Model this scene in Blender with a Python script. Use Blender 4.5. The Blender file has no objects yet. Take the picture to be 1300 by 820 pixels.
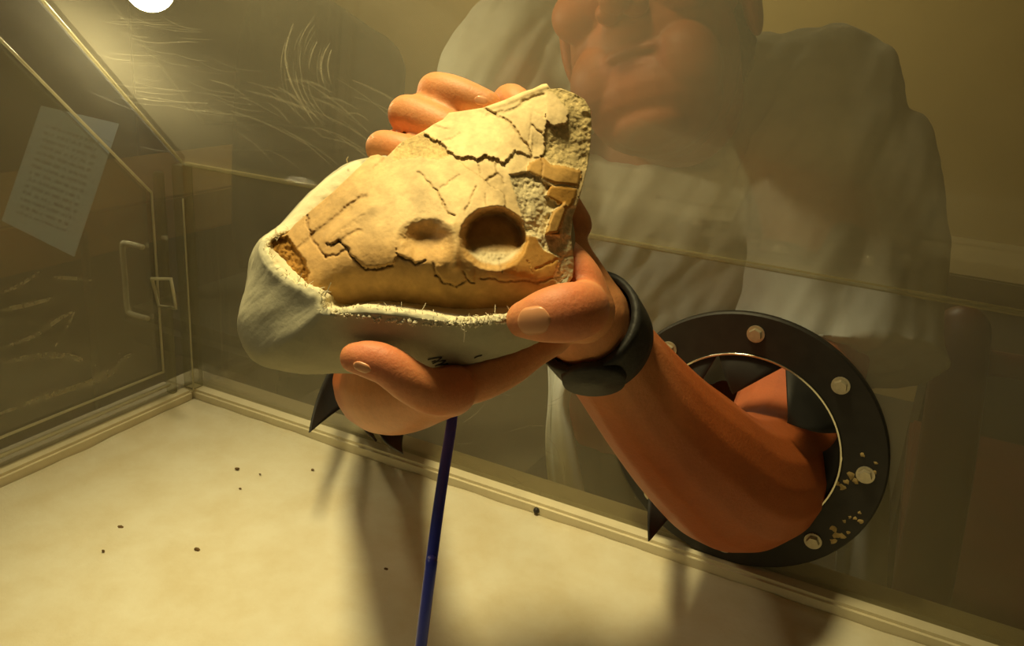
import bpy, bmesh, math, random
import numpy as np
from mathutils import Vector, Matrix, noise
from mathutils.bvhtree import BVHTree

random.seed(7); rng = np.random.default_rng(7)
S = bpy.context.scene
C = S.collection

# ------------------------------------------------------------------ camera
FPX = 1050.0; PPX, PPY = 650.0, 365.0           # focal length and principal point in 1300x820 pixels
YAW, PITCH, ROLL = -0.44708, 0.30538, 0.06867
CAM = Vector((0, 0, 1.15))
def basis():
    cy, sy, cp, sp, cr, sr = (math.cos(YAW), math.sin(YAW), math.cos(PITCH), math.sin(PITCH), math.cos(ROLL), math.sin(ROLL))
    f = Vector((sy*cp, cy*cp, -sp)); r = Vector((cy, -sy, 0)); u = r.cross(f)
    return cr*r + sr*u, -sr*r + cr*u, f
RV, UV_, FV = basis()
cd = bpy.data.cameras.new('camera'); cam = bpy.data.objects.new('camera', cd); C.objects.link(cam)
cd.sensor_fit = 'HORIZONTAL'; cd.sensor_width = 36.0; cd.lens = FPX/1300*36.0
cd.shift_y = -(410-PPY)/1300.0; cd.clip_start = 0.01
M3 = Matrix((RV, UV_, -FV)).transposed()
cam.matrix_world = Matrix.Translation(CAM) @ M3.to_4x4()
S.camera = cam

# ------------------------------------------------------------------ world, lamps, added fill lights, exposure
S.view_settings.view_transform = 'Standard'; S.view_settings.look = 'None'
S.view_settings.gamma = 1.0; S.view_settings.use_curve_mapping = False
S.view_settings.exposure = 0.0
w = bpy.data.worlds.new('world'); S.world = w; w.use_nodes = True
w.node_tree.nodes['Background'].inputs[0].default_value = (1.0, 0.90, 0.50, 1)
w.node_tree.nodes['Background'].inputs[1].default_value = 0.10

def area(name, loc, target, size, power, col):
    l = bpy.data.lights.new(name, 'AREA'); l.shape = 'DISK'; l.size = size; l.energy = power; l.color = col
    o = bpy.data.objects.new(name, l); C.objects.link(o); o.location = loc
    o.rotation_euler = (Vector(target)-Vector(loc)).to_track_quat('-Z', 'Y').to_euler(); return o
WARM = (1.0, 0.92, 0.64)
def at(x, y, dep):
    """world point seen at pixel x, y at forward distance dep"""
    x, y, dep = float(x), float(y), float(dep)
    return CAM + dep*(FV + (x-PPX)/FPX*RV - (y-PPY)/FPX*UV_)
def on_plane(x, y, axis, val):
    x, y = float(x), float(y)
    v = FV + (x-PPX)/FPX*RV - (y-PPY)/FPX*UV_
    return CAM + v*((val-CAM[axis])/v[axis])
area('room_fill', (-1.5, -0.2, 2.5), (-1.5, 0.2, 0), 0.5, 6.5, (1.0, 0.92, 0.74))  # unseen fill, added to brighten the notice and the face
l = bpy.data.lights.new('task_lamp', 'SPOT'); l.energy = 72.0; l.color = WARM; l.shadow_soft_size = 0.09; l.spot_size = math.radians(50); l.spot_blend = 1.0
task = bpy.data.objects.new('task_lamp', l); C.objects.link(task); task.location = (-0.36, 0.33, 1.78)
task.rotation_euler = (Vector((-0.24, 0.33, 1.0))-task.location).to_track_quat('-Z', 'Y').to_euler()
area('wall_wash_fill', (-0.9, 2.3, 2.45), (-0.9, 2.6, 0), 0.5, 14.0, WARM)  # unseen fill, added to wash the back wall with light

# ------------------------------------------------------------------ helpers
def lin(r, g, b):
    return tuple(((c/255)/12.92 if c/255 <= 0.04045 else ((c/255+0.055)/1.055)**2.4) for c in (r, g, b)) + (1,)
def link(name, me, mat=None, parent=None, smooth=True):
    o = bpy.data.objects.new(name, me); C.objects.link(o)
    if mat: me.materials.append(mat)
    if parent is not None: o.parent = parent
    if smooth:
        me.polygons.foreach_set('use_smooth', [True]*len(me.polygons))
    return o
def pyobj(name, vs, fs, mat=None, parent=None, smooth=True):
    me = bpy.data.meshes.new(name); me.from_pydata([tuple(v) for v in vs], [], fs); me.update()
    return link(name, me, mat, parent, smooth)
def tag(o, label, cat=None, group=None, kind=None):
    if label: o['label'] = label
    if cat: o['category'] = cat
    if group: o['group'] = group
    if kind: o['kind'] = kind
    return o
def thing(name, label, cat, loc, group=None):
    o = bpy.data.objects.new(name, None); C.objects.link(o); o.location = loc; o.empty_display_size = 0.02
    bpy.context.view_layer.update()
    return tag(o, label, cat, group)
def adopt(o, parent):
    """parent keeping world placement (parents here are never rotated)"""
    o.parent = parent; o.matrix_parent_inverse = parent.matrix_world.inverted(); return o
def box_bm(lo, hi, bev=0.0):
    bm = bmesh.new(); bmesh.ops.create_cube(bm, size=1)
    for v in bm.verts:
        v.co = Vector([lo[i] + (v.co[i]+0.5)*(hi[i]-lo[i]) for i in range(3)])
    if bev: bmesh.ops.bevel(bm, geom=bm.edges[:], offset=bev, segments=2, affect='EDGES')
    return bm
def bmobj(name, bm, mat, parent=None, smooth=False):
    me = bpy.data.meshes.new(name); bmesh.ops.recalc_face_normals(bm, faces=bm.faces[:]); bm.to_mesh(me); bm.free()
    o = link(name, me, mat, None, smooth)
    if parent is not None: adopt(o, parent)
    return o
def box(name, lo, hi, mat, parent=None, bev=0.0):
    return bmobj(name, box_bm(lo, hi, bev), mat, parent)
def catmull(P, n, closed=False):
    P = np.asarray(P, float); m = len(P); out = []
    segs = m if closed else m-1
    for i in range(segs):
        if closed: a, b, c, d = P[(i-1) % m], P[i], P[(i+1) % m], P[(i+2) % m]
        else: a, b, c, d = P[max(i-1, 0)], P[i], P[i+1], P[min(i+2, m-1)]
        for k in range(n):
            t = k/n
            out.append(0.5*((2*b) + (-a+c)*t + (2*a-5*b+4*c-d)*t*t + (-a+3*b-3*c+d)*t**3))
    if not closed: out.append(P[-1])
    return np.array(out)
def tube_geo(P, Rr, sides=16, flat=1.0, ref=None, cap='round'):
    """tapered swept tube through points P with radii Rr; ref = direction of the wide axis when flat != 1"""
    P = np.asarray(P, float); Rr = np.asarray(Rr, float)
    T = np.gradient(P, axis=0); T /= np.linalg.norm(T, axis=1)[:, None]+1e-12
    n0 = np.array(ref, float) if ref is not None else (np.array([0, 0, 1.]) if abs(T[0][2]) < 0.9 else np.array([1., 0, 0]))
    rings = []; n = n0
    for i in range(len(P)):
        base = n0 if ref is not None else n
        n = base - T[i]*(base@T[i]); n /= np.linalg.norm(n)+1e-12
        b = np.cross(T[i], n); rings.append((P[i], n.copy(), b, Rr[i], T[i]))
    full = []
    if cap == 'round':
        p, n, b, r, t = rings[0]
        for a in (80, 60, 40, 20): full.append((p - t*r*min(flat, 1)*math.sin(math.radians(a)), n, b, r*math.cos(math.radians(a))))
    for p, n, b, r, t in rings: full.append((p, n, b, r))
    if cap == 'round':
        p, n, b, r, t = rings[-1]
        for a in (20, 40, 60, 80): full.append((p + t*r*min(flat, 1)*math.sin(math.radians(a)), n, b, r*math.cos(math.radians(a))))
    vs = []; fs = []
    for p, n, b, r in full:
        for k in range(sides):
            a = 2*math.pi*k/sides; vs.append(p + n*r*math.cos(a) + b*r*flat*math.sin(a))
    for i in range(len(full)-1):
        for k in range(sides):
            k2 = (k+1) % sides
            fs.append((i*sides+k, i*sides+k2, (i+1)*sides+k2, (i+1)*sides+k))
    fs.append(tuple(range(sides-1, -1, -1))); L = (len(full)-1)*sides
    fs.append(tuple(L+k for k in range(sides)))
    return vs, fs
class Blob:
    """closed overlapping shells, fused into one continuous skin"""
    def __init__(s): s.v = []; s.f = []
    def add(s, vs, fs):
        o = len(s.v); s.v += [tuple(v) for v in vs]; s.f += [tuple(i+o for i in f) for f in fs]
    def chain(s, pts, n=6, flat=1.0, ref=None, cap='round', sides=16):
        """pts: (x, y, depth, radius in mm)"""
        A = np.array([list(at(p[0], p[1], p[2])) + [p[3]/1000] for p in pts])
        Q = catmull(A, n)
        s.add(*tube_geo(Q[:, :3], Q[:, 3], sides, flat, ref, cap))
    def wchain(s, pts, n=6, flat=1.0, ref=None, cap='round', sides=20):
        Q = catmull(np.array(pts, float), n); s.add(*tube_geo(Q[:, :3], Q[:, 3], sides, flat, ref, cap))
    def ell(s, c, ax, rad, seg=24):
        vs = []; fs = []
        R = np.array([list(a) for a in ax])
        for i in range(seg//2+1):
            th = math.pi*(0.02+0.96*i/(seg//2))
            for k in range(seg):
                ph = 2*math.pi*k/seg
                l = np.array([rad[0]*math.sin(th)*math.cos(ph), rad[1]*math.sin(th)*math.sin(ph), rad[2]*math.cos(th)])
                vs.append(np.array(c) + l@R)
        for i in range(seg//2):
            for k in range(seg):
                k2 = (k+1) % seg; fs.append((i*seg+k, (i+1)*seg+k, (i+1)*seg+k2, i*seg+k2))
        fs.append(tuple(range(seg))); L = (seg//2)*seg; fs.append(tuple(L+seg-1-k for k in range(seg)))
        s.add(vs, fs)
    def fuse(s, name, voxel, smooth=6):
        me = bpy.data.meshes.new(name+'_raw'); me.from_pydata(s.v, [], s.f); me.update()
        o = bpy.data.objects.new(name+'_raw', me); C.objects.link(o)
        m = o.modifiers.new('r', 'REMESH'); m.mode = 'VOXEL'; m.voxel_size = voxel; m.use_smooth_shade = True
        if smooth:
            m = o.modifiers.new('s', 'SMOOTH'); m.factor = 0.5; m.iterations = smooth
        dg = bpy.context.evaluated_depsgraph_get()
        out = bpy.data.meshes.new_from_object(o.evaluated_get(dg)); out.name = name
        bpy.data.objects.remove(o); bpy.data.meshes.remove(me)
        return out
def get_co(me):
    a = np.empty(len(me.vertices)*3); me.vertices.foreach_get('co', a); return a.reshape(-1, 3)
def set_co(me, a): me.vertices.foreach_set('co', np.ascontiguousarray(a).ravel()); me.update()
def fbm(P, scale, octaves=3, seed=0.0):
    out = np.empty(len(P)); off = Vector((seed*3.1, seed*1.7, seed*2.3))
    for i, p in enumerate(P):
        out[i] = noise.fractal(Vector(p)*scale+off, 1.0, 2.0, octaves)
    return out
def color_attr(me, col, name='tint'):
    at_ = me.attributes.new(name, 'FLOAT_COLOR', 'POINT')
    c = np.ones((len(me.vertices), 4)); c[:, :3] = col; at_.data.foreach_set('color', c.ravel())

# ------------------------------------------------------------------ materials
class Mat:
    def __init__(s, name):
        s.m = bpy.data.materials.new(name); s.m.use_nodes = True; s.t = s.m.node_tree; s.N = s.t.nodes; s.L = s.t.links
        s.p = s.N['Principled BSDF']; s.out = s.N['Material Output']
    def n(s, kind, **kw):
        x = s.N.new(kind)
        for k, v in kw.items(): setattr(x, k, v)
        return x
    def coords(s): return s.n('ShaderNodeTexCoord').outputs['Object']
    def noise(s, scale, detail=4, rough=0.55, vec=None, stretch=None):
        x = s.n('ShaderNodeTexNoise'); x.inputs['Scale'].default_value = scale; x.inputs['Detail'].default_value = detail; x.inputs['Roughness'].default_value = rough
        v = vec or s.coords()
        if stretch:
            mp = s.n('ShaderNodeMapping'); mp.inputs['Scale'].default_value = stretch; s.L.new(v, mp.inputs[0]); v = mp.outputs[0]
        s.L.new(v, x.inputs['Vector']); return x.outputs['Fac']
    def ramp(s, fac, stops):
        r = s.n('ShaderNodeValToRGB'); e = r.color_ramp.elements
        e[0].position, e[0].color = stops[0]; e[1].position, e[1].color = stops[-1]
        for p, c in stops[1:-1]: k = e.new(p); k.color = c
        s.L.new(fac, r.inputs[0]); return r.outputs[0]
    def mix(s, fac, a, b, mode='MIX'):
        x = s.n('ShaderNodeMix', data_type='RGBA', blend_type=mode)
        for sock, v in ((x.inputs[0], fac), (x.inputs[6], a), (x.inputs[7], b)):
            if hasattr(v, 'links'): s.L.new(v, sock)
            else: sock.default_value = v
        return x.outputs[2]
    def math(s, op, a, b=None, c=None):
        x = s.n('ShaderNodeMath', operation=op)
        for i, v in enumerate((a, b, c)):
            if v is None: continue
            if hasattr(v, 'links'): s.L.new(v, x.inputs[i])
            else: x.inputs[i].default_value = v
        return x.outputs[0]
    def bump(s, h, strength=0.3, dist=0.002):
        b = s.n('ShaderNodeBump'); b.inputs['Strength'].default_value = strength; b.inputs['Distance'].default_value = dist
        s.L.new(h, b.inputs['Height']); s.L.new(b.outputs[0], s.p.inputs['Normal'])
    def set(s, **kw):
        for k, v in kw.items():
            i = s.p.inputs[k.replace('_', ' ')]
            if hasattr(v, 'links'): s.L.new(v, i)
            else: i.default_value = v
        return s
def basic(name, col, rough=0.6, var=0.15, scale=40, metal=0.0, bump=0.15):
    m = Mat(name); f = m.noise(scale)
    a = tuple(c*(1-var) for c in col[:3])+(1,); b = tuple(min(1, c*(1+var)) for c in col[:3])+(1,)
    m.set(Base_Color=m.ramp(f, [(0.3, a), (0.7, b)]), Roughness=rough, Metallic=metal)
    if bump: m.bump(f, bump, 0.001)
    return m.m
def tinted(name, rough=0.75, scale=220, bstr=0.35, bdist=0.0006, sss=0.0, mottled=0.18, spec=0.3):
    """colour from the 'tint' attribute of the surface, with grain"""
    m = Mat(name); a = m.n('ShaderNodeAttribute'); a.attribute_name = 'tint'
    f = m.noise(scale, 6, 0.65); g = m.noise(scale*0.18, 4, 0.6)
    f2 = m.math('ADD', m.math('MULTIPLY', f, 0.5), m.math('MULTIPLY', g, 0.5))
    fac = m.ramp(f2, [(0.32, (1-mottled,)*3+(1,)), (0.68, (1+mottled*0.3,)*3+(1,))])
    m.set(Base_Color=m.mix(1.0, a.outputs['Color'], fac, 'MULTIPLY'), Roughness=rough)
    m.p.inputs['Specular IOR Level'].default_value = spec
    if sss:
        m.p.inputs['Subsurface Weight'].default_value = sss; m.p.inputs['Subsurface Radius'].default_value = (1.0, 0.35, 0.15); m.p.inputs['Subsurface Scale'].default_value = 0.004
    m.bump(f, bstr, bdist); return m.m
def dusty_clear(name, dust=0.35, speckle=0.25, tint=(0.80, 0.76, 0.60), gloss=0.05, clear=(0.93, 0.92, 0.84), rough=0.04, streak=None):
    """clear acrylic carrying a film of pale dust with smears and specks"""
    m = Mat(name); N, L = m.N, m.L; N.remove(m.p)
    tr = m.n('ShaderNodeBsdfTransparent'); tr.inputs[0].default_value = clear+(1,)
    df = m.n('ShaderNodeBsdfDiffuse'); df.inputs[0].default_value = tint+(1,)
    tl = m.n('ShaderNodeBsdfTranslucent'); tl.inputs[0].default_value = tint+(1,)
    gl = m.n('ShaderNodeBsdfGlossy'); gl.inputs['Roughness'].default_value = rough
    co = m.coords()
    big = m.noise(7, 4, 0.6, co); fine = m.noise(900, 3, 0.7, co); smear = m.noise(16, 5, 0.6, co, streak or (1, 1, 6))
    a = m.math('ADD', m.math('MULTIPLY', m.math('SUBTRACT', big, 0.5), 0.55), m.math('MULTIPLY', m.math('SUBTRACT', smear, 0.5), 0.55))
    a = m.math('ADD', a, m.math('MULTIPLY', m.math('SUBTRACT', fine, 0.5), speckle))
    d = m.math('MULTIPLY', m.math('ADD', a, 1.0), dust)
    d = m.math('MINIMUM', m.math('MAXIMUM', d, 0.02), 0.9)
    mx0 = m.n('ShaderNodeMixShader'); mx0.inputs[0].default_value = 0.45; L.new(df.outputs[0], mx0.inputs[1]); L.new(tl.outputs[0], mx0.inputs[2])
    mx1 = m.n('ShaderNodeMixShader'); L.new(d, mx1.inputs[0]); L.new(tr.outputs[0], mx1.inputs[1]); L.new(mx0.outputs[0], mx1.inputs[2])
    fr = m.n('ShaderNodeFresnel'); fr.inputs[0].default_value = 1.3
    mx2 = m.n('ShaderNodeMixShader'); L.new(m.math('MULTIPLY', fr.outputs[0], gloss*12), mx2.inputs[0]); L.new(mx1.outputs[0], mx2.inputs[1]); L.new(gl.outputs[0], mx2.inputs[2])
    L.new(mx2.outputs[0], m.out.inputs[0]); return m.m
def scratch_mat(name, alpha, col=(0.85, 0.80, 0.6)):
    m = Mat(name); N, L = m.N, m.L; N.remove(m.p)
    tr = m.n('ShaderNodeBsdfTransparent'); df = m.n('ShaderNodeBsdfDiffuse'); df.inputs[0].default_value = col+(1,)
    tl = m.n('ShaderNodeBsdfTranslucent'); tl.inputs[0].default_value = col+(1,)
    ad = m.n('ShaderNodeMixShader'); ad.inputs[0].default_value = 0.5; L.new(df.outputs[0], ad.inputs[1]); L.new(tl.outputs[0], ad.inputs[2])
    mx = m.n('ShaderNodeMixShader')
    f = m.math('MULTIPLY', m.noise(120, 4, 0.6), 2*alpha); L.new(f, mx.inputs[0])
    L.new(tr.outputs[0], mx.inputs[1]); L.new(ad.outputs[0], mx.inputs[2]); L.new(mx.outputs[0], m.out.inputs[0]); return m.m

MT = {}
MT['wall'] = basic('wall_paint', lin(205, 180, 118), 0.9, 0.05, 6)
MT['wall_dark'] = basic('wall_panelling', lin(96, 84, 58), 0.9, 0.2, 5)
MT['floor'] = basic('floor_vinyl', lin(92, 84, 66), 0.7, 0.15, 12)
MT['bench'] = basic('bench_laminate', lin(150, 138, 108), 0.6, 0.08, 20)
MT['tray'] = basic('white_tray_plastic', lin(226, 216, 186), 0.5, 0.05, 60)
MT['acrylic_back'] = dusty_clear('dusty_clear_port_panel', 0.20, 0.45, (0.76, 0.70, 0.50), streak=(2, 1, 2))
MT['acrylic_slant'] = dusty_clear('dusty_clear_window', 0.12, 0.35, (0.74, 0.66, 0.42), gloss=0.006, clear=(0.84, 0.80, 0.66), streak=(1, 3, 1))
MT['acrylic_left'] = dusty_clear('dusty_clear_side', 0.24, 0.4, streak=(1, 2, 5))
MT['acrylic_edge'] = dusty_clear('clear_acrylic_strip', 0.10, 0.1, (0.85, 0.84, 0.66), 0.04)
MT['bead'] = dusty_clear('clear_edge_bead', 0.42, 0.1, (0.95, 0.9, 0.66), 0.15)
MT['black_plastic'] = basic('black_plastic', lin(40, 37, 33), 0.55, 0.25, 90)
MT['rubber'] = basic('black_rubber', lin(38, 37, 36), 0.65, 0.2, 60)
MT['steel'] = basic('dull_steel', lin(200, 190, 165), 0.4, 0.15, 200, 0.6)
MT['chrome'] = basic('bright_wire', lin(225, 220, 200), 0.18, 0.05, 100, 0.9, 0)
MT['handle'] = basic('pale_handle', lin(235, 230, 205), 0.25, 0.05, 60, 0, 0)
MT['dirt'] = basic('dried_plaster_smear', lin(190, 165, 110), 0.9, 0.25, 300)
MT['hose'] = basic('blue_hose', lin(58, 70, 190), 0.35, 0.1, 60)
MT['wood_tan'] = basic('tan_wood', lin(132, 100, 50), 0.6, 0.18, 14)
MT['wood_dark'] = basic('dark_wood', lin(58, 50, 36), 0.7, 0.2, 14)
MT['wood_red'] = basic('red_brown_wood', lin(92, 40, 26), 0.45, 0.2, 25)
MT['chair'] = basic('dark_upholstery', lin(62, 60, 44), 0.95, 0.2, 80)
MT['shirt'] = basic('pale_shirt_cotton', lin(206, 205, 190), 0.95, 0.06, 60, 0, 0.25)
MT['trousers'] = basic('dark_trousers', lin(46, 44, 38), 0.95, 0.15, 60)
MT['shoe'] = basic('brown_shoe', lin(60, 44, 30), 0.6, 0.15, 40)
MT['hair'] = basic('brown_hair', lin(64, 46, 28), 0.7, 0.3, 200)
MT['eye'] = basic('eye_white', lin(225, 215, 200), 0.2, 0.02, 50, 0, 0)
MT['watch'] = basic('black_watch_strap', lin(34, 32, 30), 0.6, 0.3, 260, 0, 0.4)
MT['nail'] = basic('fingernail', lin(222, 158, 114), 0.3, 0.05, 120, 0, 0.05)
MT['ink'] = basic('black_ink', lin(28, 26, 24), 0.8, 0.2, 100, 0, 0)
MT['crumb'] = basic('brown_crumb', lin(104, 80, 44), 0.9, 0.3, 300)
MT['scratch'] = scratch_mat('scratch', 0.24)
MT['wipe'] = scratch_mat('wiped_dust', 0.3)
MT['smear'] = scratch_mat('dust_smear', 0.11)
MT['bone'] = tinted('fossil_bone', 0.72, 300, 0.5, 0.0006, mottled=0.26)
MT['matrix'] = tinted('sediment_matrix', 0.95, 420, 0.9, 0.0014, mottled=0.35, spec=0.1)
MT['plaster'] = tinted('plaster', 0.95, 500, 0.35, 0.0006, mottled=0.08, spec=0.1)
MT['skin'] = tinted('skin', 0.5, 520, 0.5, 0.0006, sss=0.18, mottled=0.14, spec=0.4)
m = Mat('lamp_bulb'); m.p.inputs['Emission Color'].default_value = (1, 0.93, 0.72, 1); m.p.inputs['Emission Strength'].default_value = 150; MT['bulb'] = m.m
m = Mat('liner')                                  # powdery white sheet
f = m.noise(9, 5); g = m.noise(320, 4, 0.7); h = m.noise(26, 5, 0.6)
m.set(Base_Color=m.mix(m.ramp(h, [(0.35, (0, 0, 0, 1)), (0.75, (1, 1, 1, 1))]), lin(226, 220, 198), lin(214, 202, 170)), Roughness=0.95)
m.bump(m.math('ADD', m.math('MULTIPLY', g, 0.4), h), 0.35, 0.0025); MT['liner'] = m.m
m = Mat('printed_notice')                         # paper with grey lines of unreadable print
co = m.coords(); sx = m.n('ShaderNodeSeparateXYZ'); m.L.new(co, sx.inputs[0])
fr_ = m.math('FRACT', m.math('MULTIPLY', sx.outputs['Y'], 75.0)); line = m.math('LESS_THAN', fr_, 0.42)
wd = m.math('GREATER_THAN', m.noise(130, 2, 0.5, co, (1, 0.25, 1)), 0.47)
inx = m.math('LESS_THAN', m.math('ABSOLUTE', sx.outputs['X']), 0.072); iny = m.math('LESS_THAN', m.math('ABSOLUTE', sx.outputs['Y']), 0.092)
k = m.math('MULTIPLY', m.math('MULTIPLY', line, wd), m.math('MULTIPLY', inx, iny))
m.set(Base_Color=m.mix(m.math('MULTIPLY', k, 0.5), lin(200, 218, 226), lin(90, 92, 96)), Roughness=0.8); MT['paper'] = m.m

# ------------------------------------------------------------------ the room
FZ = 0.0; BENCH = 0.765; RIM = 1.15-0.3546; TRAY = RIM-0.016; PY = 0.537; LX = -0.5966
FOLD = 1.15-0.137                                   # the upright port panel ends here, the sloping window starts
SL_DY, SL_DZ = -0.116, 0.128                         # run and rise of the sloping window
def struct(name, lo, hi, mat): return tag(box(name, lo, hi, mat), None, None, None, 'structure')
struct('floor', (-3.2, -2.0, -0.1), (2.6, 3.2, 0.0), MT['floor'])
struct('wall_back', (-3.2, 3.0, 0.0), (2.6, 3.2, 2.6), MT['wall'])
struct('wall_left', (-3.2, -2.0, 0.0), (-3.0, 3.0, 2.6), MT['wall_dark'])
struct('wall_right', (2.4, -2.0, 0.0), (2.6, 3.0, 2.6), MT['wall_dark'])
struct('ceiling', (-3.2, -2.0, 2.6), (2.6, 3.2, 2.7), MT['wall'])

b = thing('workbench', 'long pale workbench carrying the clear glove box', 'workbench', (0, 0.1, 0))
box('bench_top', (-0.66, -0.55, BENCH-0.035), (0.75, 0.575, BENCH), MT['bench'], b, 0.003)
for x in (-0.64, 0.66):
    for y in (-0.5, 0.50): box('leg', (x, y, 0.0), (x+0.05, y+0.05, BENCH-0.035), MT['steel'], b)

# ------------------------------------------------------------------ glove box
gb = thing('glove_box', 'clear acrylic glove box, dusty and scratched, with white tray base and black arm ports', 'glove box', (-0.1, 0.2, BENCH))
X1 = 0.42; Y0 = -0.12
box('tray_floor', (LX-0.03, Y0-0.03, BENCH), (X1+0.03, PY+0.03, TRAY-0.003), MT['tray'], gb, 0.001)
def rim(name, lo, hi): return box(name, lo, hi, MT['tray'], gb, 0.0025)
rim('tray_rim', (LX-0.028, PY-0.012, TRAY-0.003), (X1+0.028, PY+0.028, RIM))
rim('tray_rim', (LX-0.028, Y0, TRAY-0.003), (LX+0.012, PY-0.012, RIM))
rim('tray_rim', (X1-0.012, Y0, TRAY-0.003), (X1+0.028, PY-0.012, RIM))

bm = bmesh.new(); bmesh.ops.create_uvsphere(bm, u_segments=12, v_segments=8, radius=0.0025, matrix=Matrix.Translation(on_plane(681, 648, 1, PY-0.0125))); bmobj('tray_screw', bm, MT['black_plastic'], gb, True)
PORT_R = Vector((-0.13773*PY, PY, 1.15-0.48789*PY)); RO, RI, RB = 0.0936, 0.0647, 0.0802
PORT_L = on_plane(478, 472, 1, PY); RLI, RLO = 0.046, 0.053
def panel_with_holes(name, lo, hi, holes, mat):
    bm = box_bm(lo, hi); me = bpy.data.meshes.new(name); bm.to_mesh(me); bm.free()
    o = bpy.data.objects.new(name+'_t', me); C.objects.link(o); cut = []
    for c, r in holes:
        b2 = bmesh.new(); bmesh.ops.create_cone(b2, cap_ends=True, segments=72, radius1=r, radius2=r, depth=0.1, matrix=Matrix.Translation(c) @ Matrix.Rotation(math.pi/2, 4, 'X'))
        m2 = bpy.data.meshes.new('cut'); b2.to_mesh(m2); b2.free(); oc = bpy.data.objects.new('cut', m2); C.objects.link(oc); cut.append(oc)
        md = o.modifiers.new('b', 'BOOLEAN'); md.object = oc; md.operation = 'DIFFERENCE'; md.solver = 'EXACT'
    out = bpy.data.meshes.new_from_object(o.evaluated_get(bpy.context.evaluated_depsgraph_get())); out.name = name
    bpy.data.objects.remove(o)
    for oc in cut: bpy.data.objects.remove(oc)
    out.materials.clear()
    return adopt(link(name, out, mat, None, False), gb)
T_AC = 0.006
pp = panel_with_holes('port_panel', (LX, PY, RIM), (X1, PY+T_AC, FOLD), [(PORT_R+Vector((0, T_AC/2, 0)), RI), (PORT_L+Vector((0, T_AC/2, 0)), RLI)], MT['acrylic_back'])
# sloping window above the fold
nrm = Vector((0, SL_DZ, -SL_DY)).normalized()        # faces out, up and back
TOPY = 0.17; TOPZ = FOLD + (PY-TOPY)*SL_DZ/(-SL_DY)
def slab(name, quad, n, th, mat, parent):
    vs = [Vector(q) for q in quad] + [Vector(q)+n*th for q in quad]
    o = pyobj(name, vs, [(3, 2, 1, 0), (4, 5, 6, 7), (0, 1, 5, 4), (1, 2, 6, 5), (2, 3, 7, 6), (3, 0, 4, 7)], mat, None, False)
    return adopt(o, parent)
sw = slab('sloping_window', [(LX, PY, FOLD), (X1, PY, FOLD), (X1, TOPY, TOPZ), (LX, TOPY, TOPZ)], nrm, T_AC, MT['acrylic_slant'], gb)
box('window_seam', (LX, PY-0.0003, FOLD-0.003), (X1, PY+T_AC, FOLD), MT['acrylic_back'], gb, 0.001)
# side wall polygon (fixed frame part near the corner and the door)
def side_poly(name, yz, x0, x1, mat, parent):
    n = len(yz); vs = [(x0, y, z) for y, z in yz] + [(x1, y, z) for y, z in yz]
    fs = [tuple(range(n-1, -1, -1)), tuple(range(n, 2*n))] + [(i, (i+1) % n, n+(i+1) % n, n+i) for i in range(n)]
    return adopt(pyobj(name, vs, fs, mat, None, False), parent)
def zs(y): return FOLD + (PY-y)*SL_DZ/(-SL_DY)
DY1 = 0.5005; DZ0 = 1.15-0.3295; DYS = 0.476
side = side_poly('side_panel', [(PY, RIM), (PY, FOLD), (TOPY, TOPZ), (Y0, TOPZ), (Y0, RIM)], LX-T_AC, LX, MT['acrylic_left'], gb)
def dz(y): return 1.15-0.134 + (0.477-y)*0.101/0.095
door_yz = [(DY1, DZ0), (DY1, dz(DY1)), (0.21, dz(0.21)), (-0.05, dz(0.21)), (-0.05, DZ0)]
door = side_poly('side_door', door_yz, LX-T_AC-0.005, LX-T_AC-0.0002, MT['acrylic_edge'], gb)
def bead(name, pts, r, mat, parent, n=1):
    vs, fs = tube_geo(np.array([list(p) for p in pts]), [r]*len(pts), 8); o = pyobj(name, vs, fs, mat); return adopt(o, parent)
for yz in (door_yz[0:2], door_yz[1:3], [door_yz[4], door_yz[0]]):
    bead('door_edge', [(LX+0.0012, y, z) for y, z in yz], 0.0013, MT['bead'], gb)
bead('sill_strip', [(LX+0.0015, Y0, 1.15-0.3445), (LX+0.0015, 0.505, 1.15-0.3445)], 0.0018, MT['bead'], gb)
bead('slope_edge', [(LX+0.0012, PY-0.001, FOLD), (LX+0.0012, TOPY, TOPZ)], 0.0015, MT['bead'], gb)
box('corner_post', (LX, PY-0.013, RIM), (LX+0.013, PY, FOLD), MT['acrylic_edge'], gb, 0.001)
box('door_stile', (LX-0.004, DY1+0.006, RIM), (LX+0.004, DY1+0.013, FOLD-0.005), MT['acrylic_edge'], gb, 0.001)
bead('corner_edge', [(LX+0.013, PY-0.013, RIM), (LX+0.013, PY-0.013, FOLD-0.03)], 0.0009, MT['bead'], gb)
# pull handle and latch on the door
h0 = Vector((LX-T_AC-0.005, 0.497, 1.15-0.210)); h1 = h0 - Vector((0, 0, 0.068)); off = Vector((-0.026, 0, 0))
hp = [h0, h0+off*0.8, h0+off+Vector((0, 0, -0.005)), (h0+h1)/2+off, h1+off+Vector((0, 0, 0.005)), h1+off*0.8, h1]
bead('handle', [tuple(p) for p in catmull(np.array([list(p) for p in hp]), 6)], 0.0026, MT['handle'], gb)
l0 = Vector((LX+0.001, 0.495, 1.15-0.237))
lp = [l0, l0+Vector((0.022, 0.002, 0.004)), l0+Vector((0.024, 0.004, -0.024)), l0+Vector((0.002, 0.004, -0.026)), l0]
bead('latch', [tuple(p) for p in lp], 0.0018, MT['bead'], gb)

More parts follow.
